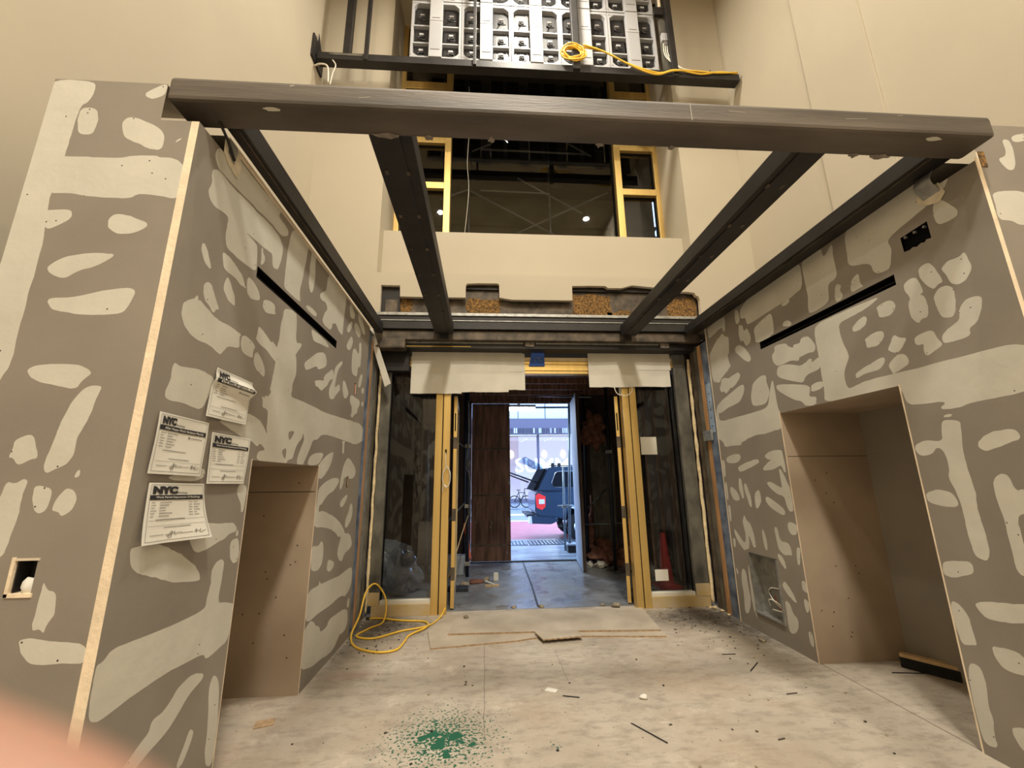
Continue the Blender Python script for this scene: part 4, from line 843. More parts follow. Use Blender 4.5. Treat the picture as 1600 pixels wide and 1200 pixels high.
# masking paper hung from the header
def sheet(name, x0, x1, z0, z1, y, seed, lab, panels, mat='kraft'):
    r = thing(name, ((x0+x1)/2, y, z0), lab, 'paper')
    n = len(panels)
    for k, (a, b, dz, dt) in enumerate(panels):
        m = MB()
        def fn(u, v, a=a, b=b, dz=dz, dt=dt, k=k):
            x = a+(b-a)*u; z = z1+dt+(z0+dz-z1-dt)*v
            yy = y+0.004*k+0.012*noise.noise(Vector((x*3, z*2, seed)))-0.012*v*v
            return (x, yy, z+0.006*noise.noise(Vector((x*9, seed, k))))
        m.grid(fn, 14, 8, mat, 0.002); m.build('paper_panel', r)
    return r
sheet('paper_sheet', -0.96, 0.53, 2.63, 3.175, 5.30, 3, 'left of the two pale paper sheets hung over the doorway head', [(-0.955, -0.30, -0.02, 0.01), (-0.33, 0.31, 0.0, 0.012), (0.30, 0.53, 0.03, -0.01), (-0.93, 0.50, 0.28, 0.0)])
sheet('paper_sheet', 1.38, 2.56, 2.70, 3.185, 5.30, 9, 'right of the two pale paper sheets hung over the doorway head', [(1.385, 1.95, 0.0, 0.0), (1.92, 2.50, 0.01, 0.01), (1.42, 2.52, 0.24, -0.005)])
m = MB(); m.poly([(.585, 5.328, 2.992), (.80, 5.328, 2.998), (.798, 5.328, 3.19), (.625, 5.328, 3.19), (.615, 5.328, 3.10)], (0, -0.002, 0), 'tape')
tape = m.build('blue_tape'); tag(tape, 'crossed strips of blue tape stuck over the brass door head', 'tape')
m = MB()
for p in ([(.665, 5.322, 3.10), (.685, 5.322, 3.11), (.74, 5.322, 3.105), (.76, 5.322, 3.11)], [(.69, 5.322, 3.10), (.665, 5.322, 3.055)], [(.73, 5.322, 3.10), (.765, 5.322, 3.05)]): m.tube(p, 0.004, 'galv', 5)
m.build('wire_twist', tape)
# papers stuck on the right pane
for (x0, x1, z0, z1, lab) in ((2.055, 2.27, 1.82, 2.05, 'white notice stuck on the right pane at head height'), (2.105, 2.27, 0.286, 0.415, 'white card stuck on the right pane near the floor')):
    m = MB(); m.box(x0, x1, 5.394, 5.397, z0, z1, 'paper'); tag(m.build('paper_notice'), lab, 'paper')

# ---------------------------------------------------------------- the four building permits
def permit(c, title, lab, rows, amp, seed, fold=0.0, lw=0.42, boxed=False):
    TL, TR, BR, BL = [Vector((XL, q[0]/1000, q[1]/1000)) for q in c]
    def S_(u, v):   # u left-right, v top-down
        p = (TL*(1-u)+TR*u)*(1-v)+(BL*(1-u)+BR*u)*v
        d = 0.004+amp*(max(v, 0.0)**2.2)*(0.4+0.6*abs(u-0.35)*1.6)+0.0035*(1+math.sin(u*5+seed)*math.sin(v*4))
        if fold: d += fold*max(0.0, 1-abs(v-0.24)/0.16)*(0.3+0.7*u)
        return Vector((p.x+d, p.y, p.z))
    def off(u, v, h):
        a = S_(u+.01, v)-S_(u-.01, v); b = S_(u, v+.01)-S_(u, v-.01); n = a.cross(b).normalized()
        if n.x < 0: n = -n
        return S_(u, v)+n*h
    r = thing('building_permit', tuple((BL+BR)/2), lab, 'permit', 'building permits taped to the left grey wall')
    m = MB(); m.grid(lambda u, v: off(u, v, 0.0007), 18, 18, 'paper', 0.0007); m.build('sheet', r)
    def strip(mb, u0, v0, u1, v1, mat='ink', n=10, h=0.003):
        mb.grid(lambda a, b: off(u0+(u1-u0)*a, v0+(v1-v0)*b, h), n, 2, mat, 0, False)
    m = MB(); t = 0.006; strip(m, .035, .03, .965, .03+t); strip(m, .035, .955, .965, .955+t); strip(m, .035, .03, .035+t*.7, .96); strip(m, .96, .03, .965, .96); m.build('border_line', r)
    m = MB(); strip(m, .04, .205, .96, .285, n=18, h=0.003); m.build('title_bar', r)
    def txt(name, s, u, v, wid, hgt, mat, bold=0.0, h=0.0042):
        vs, fs = text_mesh(s, 1.0, bold)
        x0, x1 = min(p.x for p in vs), max(p.x for p in vs); y0, y1 = min(p.y for p in vs), max(p.y for p in vs)
        q = [off(u+(p.x-x0)/(x1-x0)*wid, v-(p.y-y0)/(y1-y0)*hgt, h) for p in vs]
        mb = MB(); mb.add(q, fs, mat); mb.build(name, r)
    txt('nyc_lettering', 'NYC', .065, .19, lw, .135, 'ink', 0.085)
    txt('buildings_lettering', 'Buildings', .075+lw, .192, .17, .04, 'ink', 0.015)
    txt('title_lettering', title, .12, .268, .78, .045, 'paper', 0.01, 0.0052)
    m = MB(); rn = random.Random(seed)
    for k in range(rows):
        v = .325+k*.045; strip(m, .07, v, .07+rn.uniform(.05, .10), v+.009, 'inkg', 2); strip(m, .20, v, .20+rn.uniform(.10, .22), v+.010, 'inkg', 3)
        if not boxed: strip(m, .70, v, .70+rn.uniform(.04, .07), v+.009, 'inkg', 2); strip(m, .79, v, .79+rn.uniform(.05, .13), v+.009, 'inkg', 2)
    if boxed: strip(m, .62, .335, .655, .36, 'inkg', 2); strip(m, .67, .345, .90, .357, 'inkg', 3)
    strip(m, .16, .325+rows*.047, .62, .335+rows*.047, 'inkg', 6)
    for v in ((.62, .71) if not boxed else (.79, )): strip(m, .06, v, .94, v+.004, 'inkg', 10)
    strip(m, .30, .74, .70, .75, 'inkg', 6); strip(m, .10, .86, .30, .868, 'inkg', 3); strip(m, .55, .86, .72, .868, 'inkg', 3)
    m.build('printed_lines', r)
    for nm, pts in (('signature', [(.33, .87), (.38, .86), (.42, .81), (.40, .92), (.36, .90), (.42, .85), (.46, .83), (.45, .87), (.50, .85), (.56, .86)]), ('initials', [(.74, .87), (.78, .82), (.76, .88), (.80, .84), (.82, .87), (.85, .82), (.83, .88), (.92, .85)])):
        m = MB(); m.tube([off(p[0], p[1], 0.0035) for p in smooth_path([(a, b, 0) for a, b in pts], 4)], 0.0008, 'ink', 4); m.build(nm, r)
WP = 'Work Permit Department Of Buildings'
permit([(1803, 1511), (2139, 1505), (2199, 1256), (1789, 1272)], WP, 'lowest building permit on the left grey wall, curling at its bottom edge', 6, 0.035, 1)
permit([(1791, 1799), (2107, 1793), (2095, 1539), (1781, 1547)], 'After Hours Work Variance Permit', 'building permit with a mostly blank body nearest the left corner bead', 6, 0.006, 2, lw=.26, boxed=True)
permit([(2141, 1753), (2486, 1753), (2469, 1503), (2149, 1505)], WP, 'building permit hung just above the left wall niche', 6, 0.006, 3)
permit([(2107, 2075), (2433, 2070), (2400, 1824), (2061, 1822)], 'After Hours Work Variance Permit', 'topmost tilted building permit with a folded-over top on the left grey wall', 5, 0.01, 4, fold=0.035, lw=.26, boxed=True)

# ---------------------------------------------------------------- LED wall seen from behind and its frame
fr = thing('display_frame', (0.75, 5.0, 7.505), 'black steel frame spanning the hall that carries the LED wall', 'frame')
B(fr, 'bottom_beam', -2.45, 3.93, 4.95, 5.09, 7.505, 7.625, 'blk', 0.006)
for x0, x1, y0, y1, z0 in ((-2.10, -2.0, 4.97, 5.07, 7.62), (-1.782, -1.727, 4.93, 4.985, 7.51), (-0.193, -0.145, 4.92, 4.965, 7.51), (1.315, 1.417, 4.90, 4.985, 7.51), (2.868, 2.955, 4.93, 5.0, 7.51)):
    B(fr, 'upright', x0, x1, y0, y1, z0, 9.7, 'blk', 0.006)
B(fr, 'left_insert', -2.28, -1.80, 4.945, 4.952, 7.575, 7.61, 'gpost')
m = MB(); m.box(-2.495, -2.47, 4.86, 5.22, 7.46, 7.85, 'blk'); m.build('wall_plate', fr)
m = MB(); m.poly([(-2.47, 4.98, 7.5), (-2.40, 4.98, 7.5), (-2.40, 4.98, 7.62), (-2.47, 4.98, 8.0)], (0, 0.02, 0), 'blk'); m.build('gusset', fr)
for k in range(3):
    B(fr, 'cable_hook', 3.10+k*0.36, 3.115+k*0.36, 4.945, 4.96, 7.62, 7.665, 'blk')
cabs = []
def cabinet():
    r = thing('led_cabinet', (0, 5.1, 0), 'x', 'LED cabinet', 'LED cabinets seen from behind')
    W, H = 0.776, 1.125
    mf = MB(); t = 0.035; y0, y1 = 5.10, 5.20
    mf.box(-W/2, -W/2+t, y0, y1, 0, H, 'wframe', bev=.004); mf.box(W/2-t, W/2, y0, y1, 0, H, 'wframe', bev=.004)
    mf.box(-W/2+t, W/2-t, y0, y1, 0, t, 'wframe', bev=.004); mf.box(-W/2+t, W/2-t, y0, y1, H-t-.01, H, 'wframe', bev=.004)
    for z in (0.30, 0.64): mf.box(-W/2+t, W/2-t, y0+.02, y1, z, z+0.025, 'wframe', bev=.003)
    for sx in (-1, 1):
        for zz, sz in ((0, 1), (H, -1)):
            a = sx*(W/2-t*.6); mf.poly([(a, y0+.004, zz+sz*t*.6), (a-sx*.13, y0+.004, zz+sz*t*.6), (a-sx*.05, y0+.004, zz+sz*(t+.035)), (a, y0+.004, zz+sz*.13)], (0, .08, 0), 'wframe')
            mf.box(sx*(W/2-.02)-.006, sx*(W/2-.02)+.006, y0-.004, y0, zz+sz*.05-.006, zz+sz*.05+.006, 'inkg')
    mf.build('cast_frame', r)
    mp = MB(); mp.box(-0.098, 0.098, 5.055, 5.14, -0.02, H-.02, 'pbox', bev=.006)
    for k in range(-4, 5): mp.box(k*.02-.002, k*.02+.002, 5.052, 5.056, 0.14, 0.66, 'wframe')
    mp.box(-.097, .097, 5.05, 5.056, 0.68, 0.70, 'wframe'); mp.box(-.07, .07, 5.05, 5.054, .115, .12, 'inkg'); mp.box(-.06, .06, 5.05, 5.054, .735, .74, 'inkg')
    mp.build('power_box', r)
    for sx in (-1, 1):
        for z0, z1 in ((0.04, 0.30), (0.33, 0.63), (0.67, 1.07)):
            cx = sx*0.228
            mm = MB(); mm.box(cx-.122, cx+.122, 5.17, 5.22, z0, z1, 'mod', bev=.006)
            mm.box(cx-.10, cx+.10, 5.165, 5.17, z0+.02, z0+.04, 'inkg')
            for q in (-.09, .09): mm.box(cx+q-.004, cx+q+.004, 5.16, 5.17, z0+.04, z1-.03, 'blk')
            mo = mm.build('module', r); zc = (z0+z1)/2
            mc = MB(); mc.box(cx-.035, cx+.035, 5.13, 5.17, zc+.0, zc+.035, 'pbox' if z0 < .6 else 'inkg', bev=.005); mc.box(cx-.045, cx+.045, 5.14, 5.17, zc-.035, zc, 'ink', bev=.005)
            mc.tube(smooth_path([(cx-.01, 5.13, zc-.02), (cx-.04, 5.11, zc-.09), (cx+.02, 5.11, zc-.12), (cx+.07, 5.13, zc-.09)]), 0.010, 'ink', 6); mc.build('connector', mo)
    return r
proto = cabinet()
names = ['leftmost', 'second from left', 'middle', 'second from right', 'rightmost']
first = True
for row, z in enumerate((7.80, 8.945)):
    for k in range(5):
        c = proto if first else copy_tree(proto); first = False
        c.location = (-0.775+k*0.782, 5.1, z)
        c['label'] = '%s white framed LED cabinet in the %s row above the black beam' % (names[k], ('bottom', 'cut-off top')[row])
m = MB(); m.box(2.80, 3.0, 5.05, 5.10, 7.7, 9.7, 'gpost'); tag(m.build('cable_tray'), 'dark metal cable tray at the right edge of the LED wall', 'tray')
r = thing('connection_box', (2.84, 5.0, 8.25), 'small white connection box with pale cables right of the LED wall', 'electrical box')
B(r, 'case', 2.785, 2.90, 4.99, 5.05, 8.27, 8.42, 'pbox', .006); B(r, 'seam', 2.84, 2.845, 4.985, 4.99, 8.27, 8.42, 'inkg'); B(r, 'gland', 2.82, 2.87, 5.0, 5.05, 8.19, 8.27, 'inkg', .005)
for dx in (0, .03, .06):
    m = MB(); m.tube(smooth_path([(2.81+dx, 5.02, 8.24), (2.80+dx, 5.0, 8.0), (2.86+dx, 4.98, 7.85), (2.98+dx*.3, 4.93, 7.66), (3.1+dx, 4.94, 7.635)]), 0.008, 'wcord', 6); m.build('cable', r)
B(r, 'mounting_plate', 2.71, 2.86, 4.99, 5.04, 8.80, 8.95, 'blk', .004); B(r, 'plate_strip', 2.80, 2.83, 5.0, 5.04, 8.98, 9.3, 'bead', .004)
# yellow cable: coil hung on the upright and a run along the beam
r = thing('cable_coil', (1.30, 4.88, 7.64), 'yellow cable coil hung on the display frame upright', 'cable')
rn = random.Random(3)
for k in range(11):
    a, b = 0.20-rn.uniform(0, .075), 0.155-rn.uniform(0, .06); cx, cz, cy = 1.31+rn.uniform(-.015, .015), 7.775+rn.uniform(-.012, .012), 4.885+rn.uniform(-.03, .02)
    pts = [(cx+a*math.cos(t*PI/12), cy+0.02*math.sin(t*PI/6+k), cz+b*math.sin(t*PI/12)) for t in range(24)]
    m = MB(); m.tube(pts, 0.0085, 'ycord', 6, closed=True); m.build('loop', r)
m = MB(); m.tube(smooth_path([(1.46, 4.85, 7.9), (1.78, 4.86, 7.80), (2.12, 4.88, 7.63), (2.40, 4.90, 7.52), (2.62, 4.92, 7.50), (2.85, 4.90, 7.56), (3.2, 4.92, 7.60), (3.55, 4.93, 7.60), (3.9, 4.94, 7.64)]), 0.013, 'ycord', 7)
m.tube(smooth_path([(1.45, 4.87, 7.88), (1.80, 4.88, 7.82), (2.10, 4.89, 7.66), (2.42, 4.90, 7.55), (2.66, 4.92, 7.53), (2.90, 4.91, 7.59), (3.3, 4.93, 7.56), (3.6, 4.93, 7.62), (3.9, 4.95, 7.63)]), 0.012, 'ycord', 7)
m.build('cable_run', r)
m = MB(); m.tube(smooth_path([(-2.49, 5.0, 7.42), (-2.38, 4.95, 7.40), (-2.27, 4.93, 7.33), (-2.24, 4.93, 7.05)]), 0.012, 'wcord', 6); m.tube(smooth_path([(-2.22, 4.95, 7.48), (-2.16, 4.93, 7.36), (-2.19, 4.93, 7.22), (-2.21, 4.93, 7.02)]), 0.009, 'wcord', 6)
tag(m.build('white_cable'), 'white cables dangling under the wall bracket of the display frame', 'cable')

# ceiling lamps, the rear and passage ones added as fill (their light comes from the lamps set at the top)
for i, (x, y, rr, lab) in enumerate(((0.65, -1.75, .25, 'large round ceiling lamp over the middle of the hall'), (3.2, .81, .085, 'small round ceiling lamp mirrored in the right of the upper glass'), (-1.38, .91, .085, 'small round ceiling lamp mirrored at the left of the upper glass'), (.75, -4.2, .4, 'added unseen fill lamp at the rear of the hall'), (.65, 4.0, .25, 'added unseen fill lamp above the passage in front of the LED wall'))):
    m = MB(); zt = 9.62; m.tube([(x, y, zt), (x, y, 9.72)], rr+.03, 'ceil', 24); o = m.build('ceiling_or_fill_lamp'); tag(o, lab, 'lamp')
    m = MB(); m.tube([(x, y, zt-.004), (x, y, zt)], rr, 'lampd', 24); m.build('diffuser', o)

# ---------------------------------------------------------------- things on the hall floor
r = thing('yellow_cord', (-1.0, 4.6, 0), 'yellow extension cord looped on the floor by the left glass pane', 'cord')
m = MB(); m.tube(smooth_path([(-0.44, 5.24, .10), (-0.50, 5.18, .012), (-0.60, 4.93, .012), (-0.85, 4.80, .012), (-1.08, 4.62, .012), (-1.27, 4.70, .012), (-1.20, 4.92, .012), (-1.10, 5.12, .02), (-1.13, 5.30, .20), (-1.25, 5.30, .36), (-1.33, 5.2, .30), (-1.33, 5.0, .12), (-1.325, 4.72, .02), (-1.20, 4.42, .012), (-0.97, 4.27, .012), (-0.80, 4.31, .012), (-0.76, 4.52, .012), (-0.74, 4.68, .012), (-0.60, 4.88, .02), (-0.65, 5.08, .012), (-0.9, 5.14, .012), (-1.18, 5.22, .02), (-1.28, 5.24, .012)], 8), 0.010, 'ycord', 8); m.build('cord', r)
m = MB(); m.tube([(-1.28, 5.24, .014), (-1.32, 5.25, .014)], 0.018, 'bcord', 8); m.build('plug', r)
m = MB(); m.tube(smooth_path([(-.487, 5.325, 1.86), (-.48, 5.30, 1.74), (-.47, 5.29, 1.68), (-.425, 5.28, 1.62), (-.43, 5.28, 1.48), (-.475, 5.28, 1.44), (-.515, 5.28, 1.53), (-.50, 5.28, 1.63), (-.455, 5.28, 1.68), (-.42, 5.28, 1.56), (-.45, 5.285, 1.44), (-.50, 5.29, 1.47), (-.515, 5.30, 1.38)]), 0.0055, 'wcord', 6)
m.box(-.495, -.475, 5.322, 5.331, 1.84, 1.90, 'void'); tag(m.build('wire_loop'), 'thin white wire looped on the brass post left of the doorway', 'wire')
m = MB(); m.tube(smooth_path([(1.70, 5.25, 2.72), (1.73, 5.22, 2.60), (1.84, 5.2, 2.57), (1.93, 5.22, 2.63), (1.94, 5.25, 2.72)]), 0.006, 'wcord', 6); tag(m.build('wire_loop'), 'thin wire hanging in a loop below the right paper sheet', 'wire')
def board(name, pts, z0, th, lab, edge=True):
    m = MB(); m.poly([(x, y, z0) for x, y in pts], (0, 0, th), 'osb', 'osbe'); return tag(m.build(name), lab, 'board', None)
board('plywood_board', [(-0.575, 4.78), (-0.49, 4.31), (0.30, 4.42), (0.62, 4.52), (1.78, 4.40), (1.80, 5.28), (-0.42, 5.30)], 0.0, 0.014, 'lower dusty plywood board on the floor in the doorway, mostly covered')
board('plywood_board', [(-0.36, 4.625), (0.70, 4.60), (1.78, 4.53), (1.86, 5.27), (-0.30, 5.29)], 0.015, 0.014, 'upper dusty plywood board lying across the doorway sill')
jg = [(0.56+.03*k, 4.335+(.012 if k % 2 else 0)+.004*k) for k in range(14)]
board('plywood_board', [(0.50, 4.56)]+jg+[(0.93, 4.56)], 0.0305, 0.012, 'small square plywood offcut with a ragged edge on the doorway boards')
def chip(name, x, y, w_, h_, ang, mat, lab, cat, th=0.004):
    m = MB(); c, s = math.cos(ang), math.sin(ang); pts = [(x+(a*w_*c-b*h_*s)/2, y+(a*w_*s+b*h_*c)/2, 0.001) for a, b in ((-1, -1), (1, -.85), (1, 1), (-.9, 1))]
    m.poly(pts, (0, 0, th), mat); return tag(m.build(name), lab, cat)
chip('tile_scrap', .495, 3.455, .085, .055, -.5, 'paper', 'small white rectangular scrap on the floor ahead of the green paint', 'scrap')
chip('cardboard_scrap', -1.405, 3.19, .115, .09, .3, 'osbe', 'small brown cardboard scrap on the floor by the left niche', 'scrap')
m = MB(); m.blob((1.125, 3.285, .012), (.03, .026, .012), 'paper', 4); tag(m.build('plaster_lump'), 'small pale plaster lump on the floor right of the green paint', 'lump')
rn = random.Random(21)
for x, y, L_, a in ((1.0, 2.88, .26, -1.0), (2.20, 3.69, .22, .75), (2.14, 3.95, .12, -.05), (3.33, 3.47, .28, -.15), (2.19, 3.25, .09, .1), (1.75, 2.75, .05, .2), (.62, 3.35, .12, -.3)):
    chip('wood_splinter', x, y, L_, .007, a, 'ink' if L_ > .1 else 'lint', {.26: 'long dark splinter on the open floor right of the green paint', .22: 'dark slanted splinter on the floor in front of the right electrical box', .12: 'short dark splinter on the floor, %s' % ('nearest the white scrap' if x < 1 else 'close to the right grey wall'), .28: 'thin dark splinter on the floor in front of the push broom', .09: 'small dark splinter on the right side of the floor', .05: 'tiny dark splinter near the bottom of the floor'}[L_], 'splinter', .005)
for x, y, r_, lab in ((-.20, 5.1, .035, 'dark crumb of debris on the doorway boards by the left brass post'), (1.60, 5.42, .05, 'flat stone-like lump of rubble by the right brass post'), (1.45, 5.50, .028, 'small pale lump of rubble on the threshold near the right brass post'), (.70, 5.50, .035, 'tan lump of rubble on the middle of the threshold'), (.36, 5.52, .03, 'tan lump of rubble beside the floor groove on the threshold'), (2.62, 4.2, .03, 'crumb of rubble along the foot of the right grey wall')):
    m = MB(); m.blob((x, y, r_*.4 + (.029 if 4.6 < y < 5.3 and x < 1.8 else 0)), (r_, r_*.8, r_*.5), 'rubble', int(x*31), .5); tag(m.build('rubble_lump'), lab, 'rubble')
rn = random.Random(5); m = MB()
for _ in range(420):
    if rn.random() < .5: x, y = (rn.gauss(-1.05, .28), rn.gauss(4.75, .35))
    else: x, y = (rn.gauss(2.3, .3), rn.gauss(4.75, .38))
    if rn.random() < .25: x, y = rn.uniform(-1.2, 2.6), rn.uniform(2.2, 4.4)
    x = min(max(x, -1.32), 2.6 if y < 4.0 else 2.70); y = min(y, 5.30); s_ = rn.uniform(.002, .0065)
    if -.6 < x < 1.9 and y > 4.28: continue
    a = rn.uniform(0, 3); m.box(x-s_, x+s_*1.6, y-s_, y+s_, 0.0005, s_*1.1, rn.choice(['lint', 'rubble', 'ink', 'osb']), rot=(a, 'Z'))
tag(m.build('floor_grit'), 'fine grit and crumbs scattered over the hall floor', 'grit', kind='stuff')
# push broom in the right niche
r = thing('push_broom', (3.55, 3.42, 0), 'push broom with black bristles lying in the right wall niche', 'broom')
m = MB(); A, Bv = Vector((3.40, 3.60, 0)), Vector((3.72, 3.08, 0)); d = (Bv-A).normalized(); nrm = Vector((-d.y, d.x, 0))
def obox(mb, a, b, hw, z0, z1, mat):
    mb.poly([tuple(a-nrm*hw+Vector((0, 0, z0))), tuple(b-nrm*hw+Vector((0, 0, z0))), tuple(b+nrm*hw+Vector((0, 0, z0))), tuple(a+nrm*hw+Vector((0, 0, z0)))], (0, 0, z1-z0), mat)
obox(m, A, Bv, .03, .075, .10, 'wood'); m.build('head', r)
m = MB(); obox(m, A, Bv, .038, .0, .075, 'bristle')
rn = random.Random(2)
for k in range(60):
    p = A+(Bv-A)*rn.random()+nrm*rn.choice((-1, 1))*.038; m.tube([p+Vector((0, 0, .07)), p+nrm*rn.uniform(-.012, .012)+Vector((0, 0, .001))], .003, 'bristle', 4)
m.build('bristles', r)
m = MB(); m.tube([(3.57, 3.40, .10), (3.72, 3.46, .26), (3.84, 3.44, .28), (3.868, 2.75, .40)][:3], .011, 'wcord', 8); m.build('handle', r)
# ---------------------------------------------------------------- vestibule of the sidewalk shed
m = MB(); m.box(-2.1, 3.1, 5.50, 8.50, -0.1, 0.0, 'vfloor'); m.box(-0.44, 1.83, 5.46, 5.56, 0.0, 0.004, 'vfloor')
structure(m.build('floor_vestibule'))
m = MB()
for a, b in (((0.66, 5.50), (0.70, 6.6)), ((0.70, 6.6), (0.735, 8.45))):
    m.poly([(a[0]-.012, a[1], 0.001), (a[0]+.012, a[1], 0.001), (b[0]+.012, b[1], 0.001), (b[0]-.012, b[1], 0.001)], (0, 0, .003), 'ink')
tag(m.build('floor_joint'), 'dark open joint running out across the damp vestibule floor', 'joint')
m = MB(); m.box(-0.3, 1.9, 8.42, 8.50, 0, .02, 'ink'); tag(m.build('threshold_strip'), 'dark threshold strip under the plywood street doors', 'threshold')
for nm, x0, x1, lab in (('wall_vestibule_left', -2.1, -2.05, ''), ('wall_vestibule_right', 3.05, 3.1, '')):
    m = MB(); m.box(x0, x1, 5.46, 8.5, 0, 3.4, 'plyd')
    xi = x1 if x0 < 0 else x0-.04
    for k in range(6): m.box(xi, xi+.04, 5.7+k*.5, 5.74+k*.5, 0, 3.4, 'ply')
    structure(m.build(nm))
m = MB(); m.box(-2.1, 3.1, 5.46, 8.6, 3.30, 3.38, 'plyd')
for k in range(6): m.box(-2.05, 3.05, 5.7+k*.5, 5.75+k*.5, 3.2, 3.30, 'ply')
structure(m.build('ceiling_vestibule'))
m = MB(); m.box(-2.1, -0.28, 8.45, 8.5, 0, 3.35, 'plyd'); m.box(1.85, 3.1, 8.45, 8.5, 0, 3.35, 'plyd'); m.box(-.28, 1.85, 8.45, 8.5, 3.08, 3.35, 'ply')
m.box(-.30, -.26, 8.40, 8.45, 0, 3.3, 'ply'); m.box(-.3, 1.9, 8.40, 8.45, 3.06, 3.10, 'ply')
for x in (.15, .9, 1.5): m.box(x, x+.04, 8.41, 8.45, 3.1, 3.3, 'ply')
structure(m.build('wall_vestibule_street'))
r = thing('door_3', (0.1, 8.42, 0), 'closed brown plywood door leaf with horizontal battens in the vestibule', 'door', kind='structure')
B(r, 'panel', -0.255, 0.508, 8.40, 8.43, 0.03, 3.05, 'ply')
for z in (0.30, 1.22, 2.12, 3.0): B(r, 'batten_seam', -.25, .50, 8.392, 8.40, z, z+.035, 'lint')
for x, z in ((.12, .70), (.10, .62), (-.18, .72), (.45, .76), (.42, .15), (.46, 1.5), (-.1, 1.0)): B(r, 'bolt_plate', x, x+.035, 8.385, 8.40, z, z+.055, 'spl', .008)
B(r, 'latch', .47, .51, 8.37, 8.40, 1.44, 1.50, 'galv', .004)
r = thing('door_4', (1.78, 8.40, 0), 'right plywood door leaf swung inwards, its lit blue face seen at a sharp angle', 'door', kind='structure')
def slab(name, a, b, th, z0, z1, mat, label=None):
    a = Vector((*a, z0)); b = Vector((*b, z0)); d = (b-a).normalized(); n = Vector((-d.y, d.x, 0))*th
    m = MB(); m.poly([a, b, b+n, a+n], (0, 0, z1-z0), mat); o = m.build(name, r)
    if label: o['label'] = label
slab('panel', (1.775, 8.40), (1.655, 7.36), -0.0, 0, 0, 'ply') if False else None
slab('lit_face', (1.655, 7.36), (1.775, 8.40), 0.012, 0.02, 3.06, 'doorw', 'leaf face coloured pale blue for the daylight on it')  # pale blue colour stands in for daylight on the plywood leaf
slab('panel', (1.668, 7.36), (1.788, 8.40), -0.04, 0.02, 3.06, 'plyd')
# scaffold tubes and clutter standing in the vestibule
def pole(a, b, rr, mat, lab, name='scaffold_tube', cat='scaffold tube', cl=()):
    o = thing(name, tuple(a), lab, cat); m = MB(); m.tube([a, b], rr, mat, 10); m.build('tube', o)
    for z in cl:
        t = (z-a[2])/(b[2]-a[2]); p = Vector(a)+(Vector(b)-Vector(a))*t
        m = MB(); m.box(p.x-rr-.02, p.x+rr+.02, p.y-rr-.02, p.y+rr+.02, z-.03, z+.03, 'galv', bev=.006); m.build('clamp', o)
    return o
pole((-.275, 7.3, 0), (-.30, 7.3, 3.25), .028, 'tubd', 'dark blue scaffold tube standing left of the brown plywood door', cl=(.20, 1.1, 2.1))
pole((-.35, 7.7, 0), (-.36, 7.7, 3.2), .022, 'tubd', 'thin dark scaffold tube behind the blue one in the vestibule')
pole((2.24, 7.5, 0), (2.26, 7.5, 3.2), .03, 'tubd', 'dark scaffold tube in the right side of the vestibule', cl=(2.0,))
pole((1.95, 8.2, 0), (2.0, 8.2, 3.2), .025, 'tubd', 'dark scaffold tube behind the inward-swung plywood leaf')
pole((2.65, 7.0, 0), (2.66, 7.0, 3.2), .025, 'tubd', 'dark scaffold tube seen through the right glass pane')
pole((-.95, 7.4, 0), (-1.0, 7.3, 3.2), .03, 'tub', 'grey scaffold tube seen through the left glass pane')
for a, b, lab in (((-.9, 7.45, .55), (-.33, 7.3, 1.15), 'thin brace rising behind the left brass door leaf'), ((-.92, 7.4, 2.5), (-.30, 7.3, 2.05), 'upper thin brace behind the left brass door leaf'), ((-1.85, 6.9, 3.2), (-.95, 6.9, 2.35), 'short thick slanted bar behind the left glass pane'), ((1.9, 7.9, 1.0), (2.3, 7.9, 1.35), 'thin brace in the right side of the vestibule'), ((1.79, 7.8, .72), (3.05, 7.8, .74), 'thin horizontal rail in the right side of the vestibule'), ((.95, 8.35, 3.2), (1.9, 7.2, 2.95), 'dark bar crossing above the street opening')):
    pole(a, b, .032 if 'thick' in lab else .012, 'plyd' if 'thick' in lab else 'tub', lab, 'brace', 'brace')
o = thing('rope', (-.28, 7.24, .9), 'frayed grey rope knotted round the dark blue scaffold tube', 'rope')
m = MB(); m.tube(smooth_path([(-.29, 7.25, 2.9), (-.28, 7.24, 2.3), (-.30, 7.24, 1.86), (-.26, 7.22, 1.80), (-.31, 7.22, 1.72), (-.26, 7.22, 1.62), (-.24, 7.22, 1.3), (-.26, 7.22, .95)]), .013, 'gpost', 6); m.build('strand', o)
m = MB(); m.blob((-.28, 7.23, 1.80), (.04, .03, .06), 'gpost', 5); m.build('knot', o)
m = MB(); m.tube(smooth_path([(-.27, 7.2, .95), (-.35, 6.9, .70), (-.43, 6.5, .42), (-.50, 6.3, .2)]), .009, 'wood', 6); tag(m.build('loose_cord'), 'thin tan cord slanting down behind the left brass door leaf', 'cord')
m = MB(); m.tube([(-.335, 7.60, .80), (-.245, 7.50, .245)], .030, 'orange', 14, cap=False); m.tube([(-.246, 7.506, .253), (-.244, 7.49, .24)], .038, 'orange', 14, cap=False)
tag(m.build('orange_pipe'), 'orange pipe leaning by the blue scaffold tube', 'pipe')
m = MB(); m.box(-.66, -.30, 7.40, 7.62, 0, .30, 'doorw', bev=.02); tag(m.build('plaster_box'), 'pale box on the floor behind the orange pipe', 'box')
m = MB(); m.box(-.52, -.22, 6.35, 6.50, 0, .055, 'tubd', bev=.01); tag(m.build('steel_scrap'), 'dark steel scrap on the vestibule floor behind the left brass leaf', 'scrap')
rn = random.Random(9)
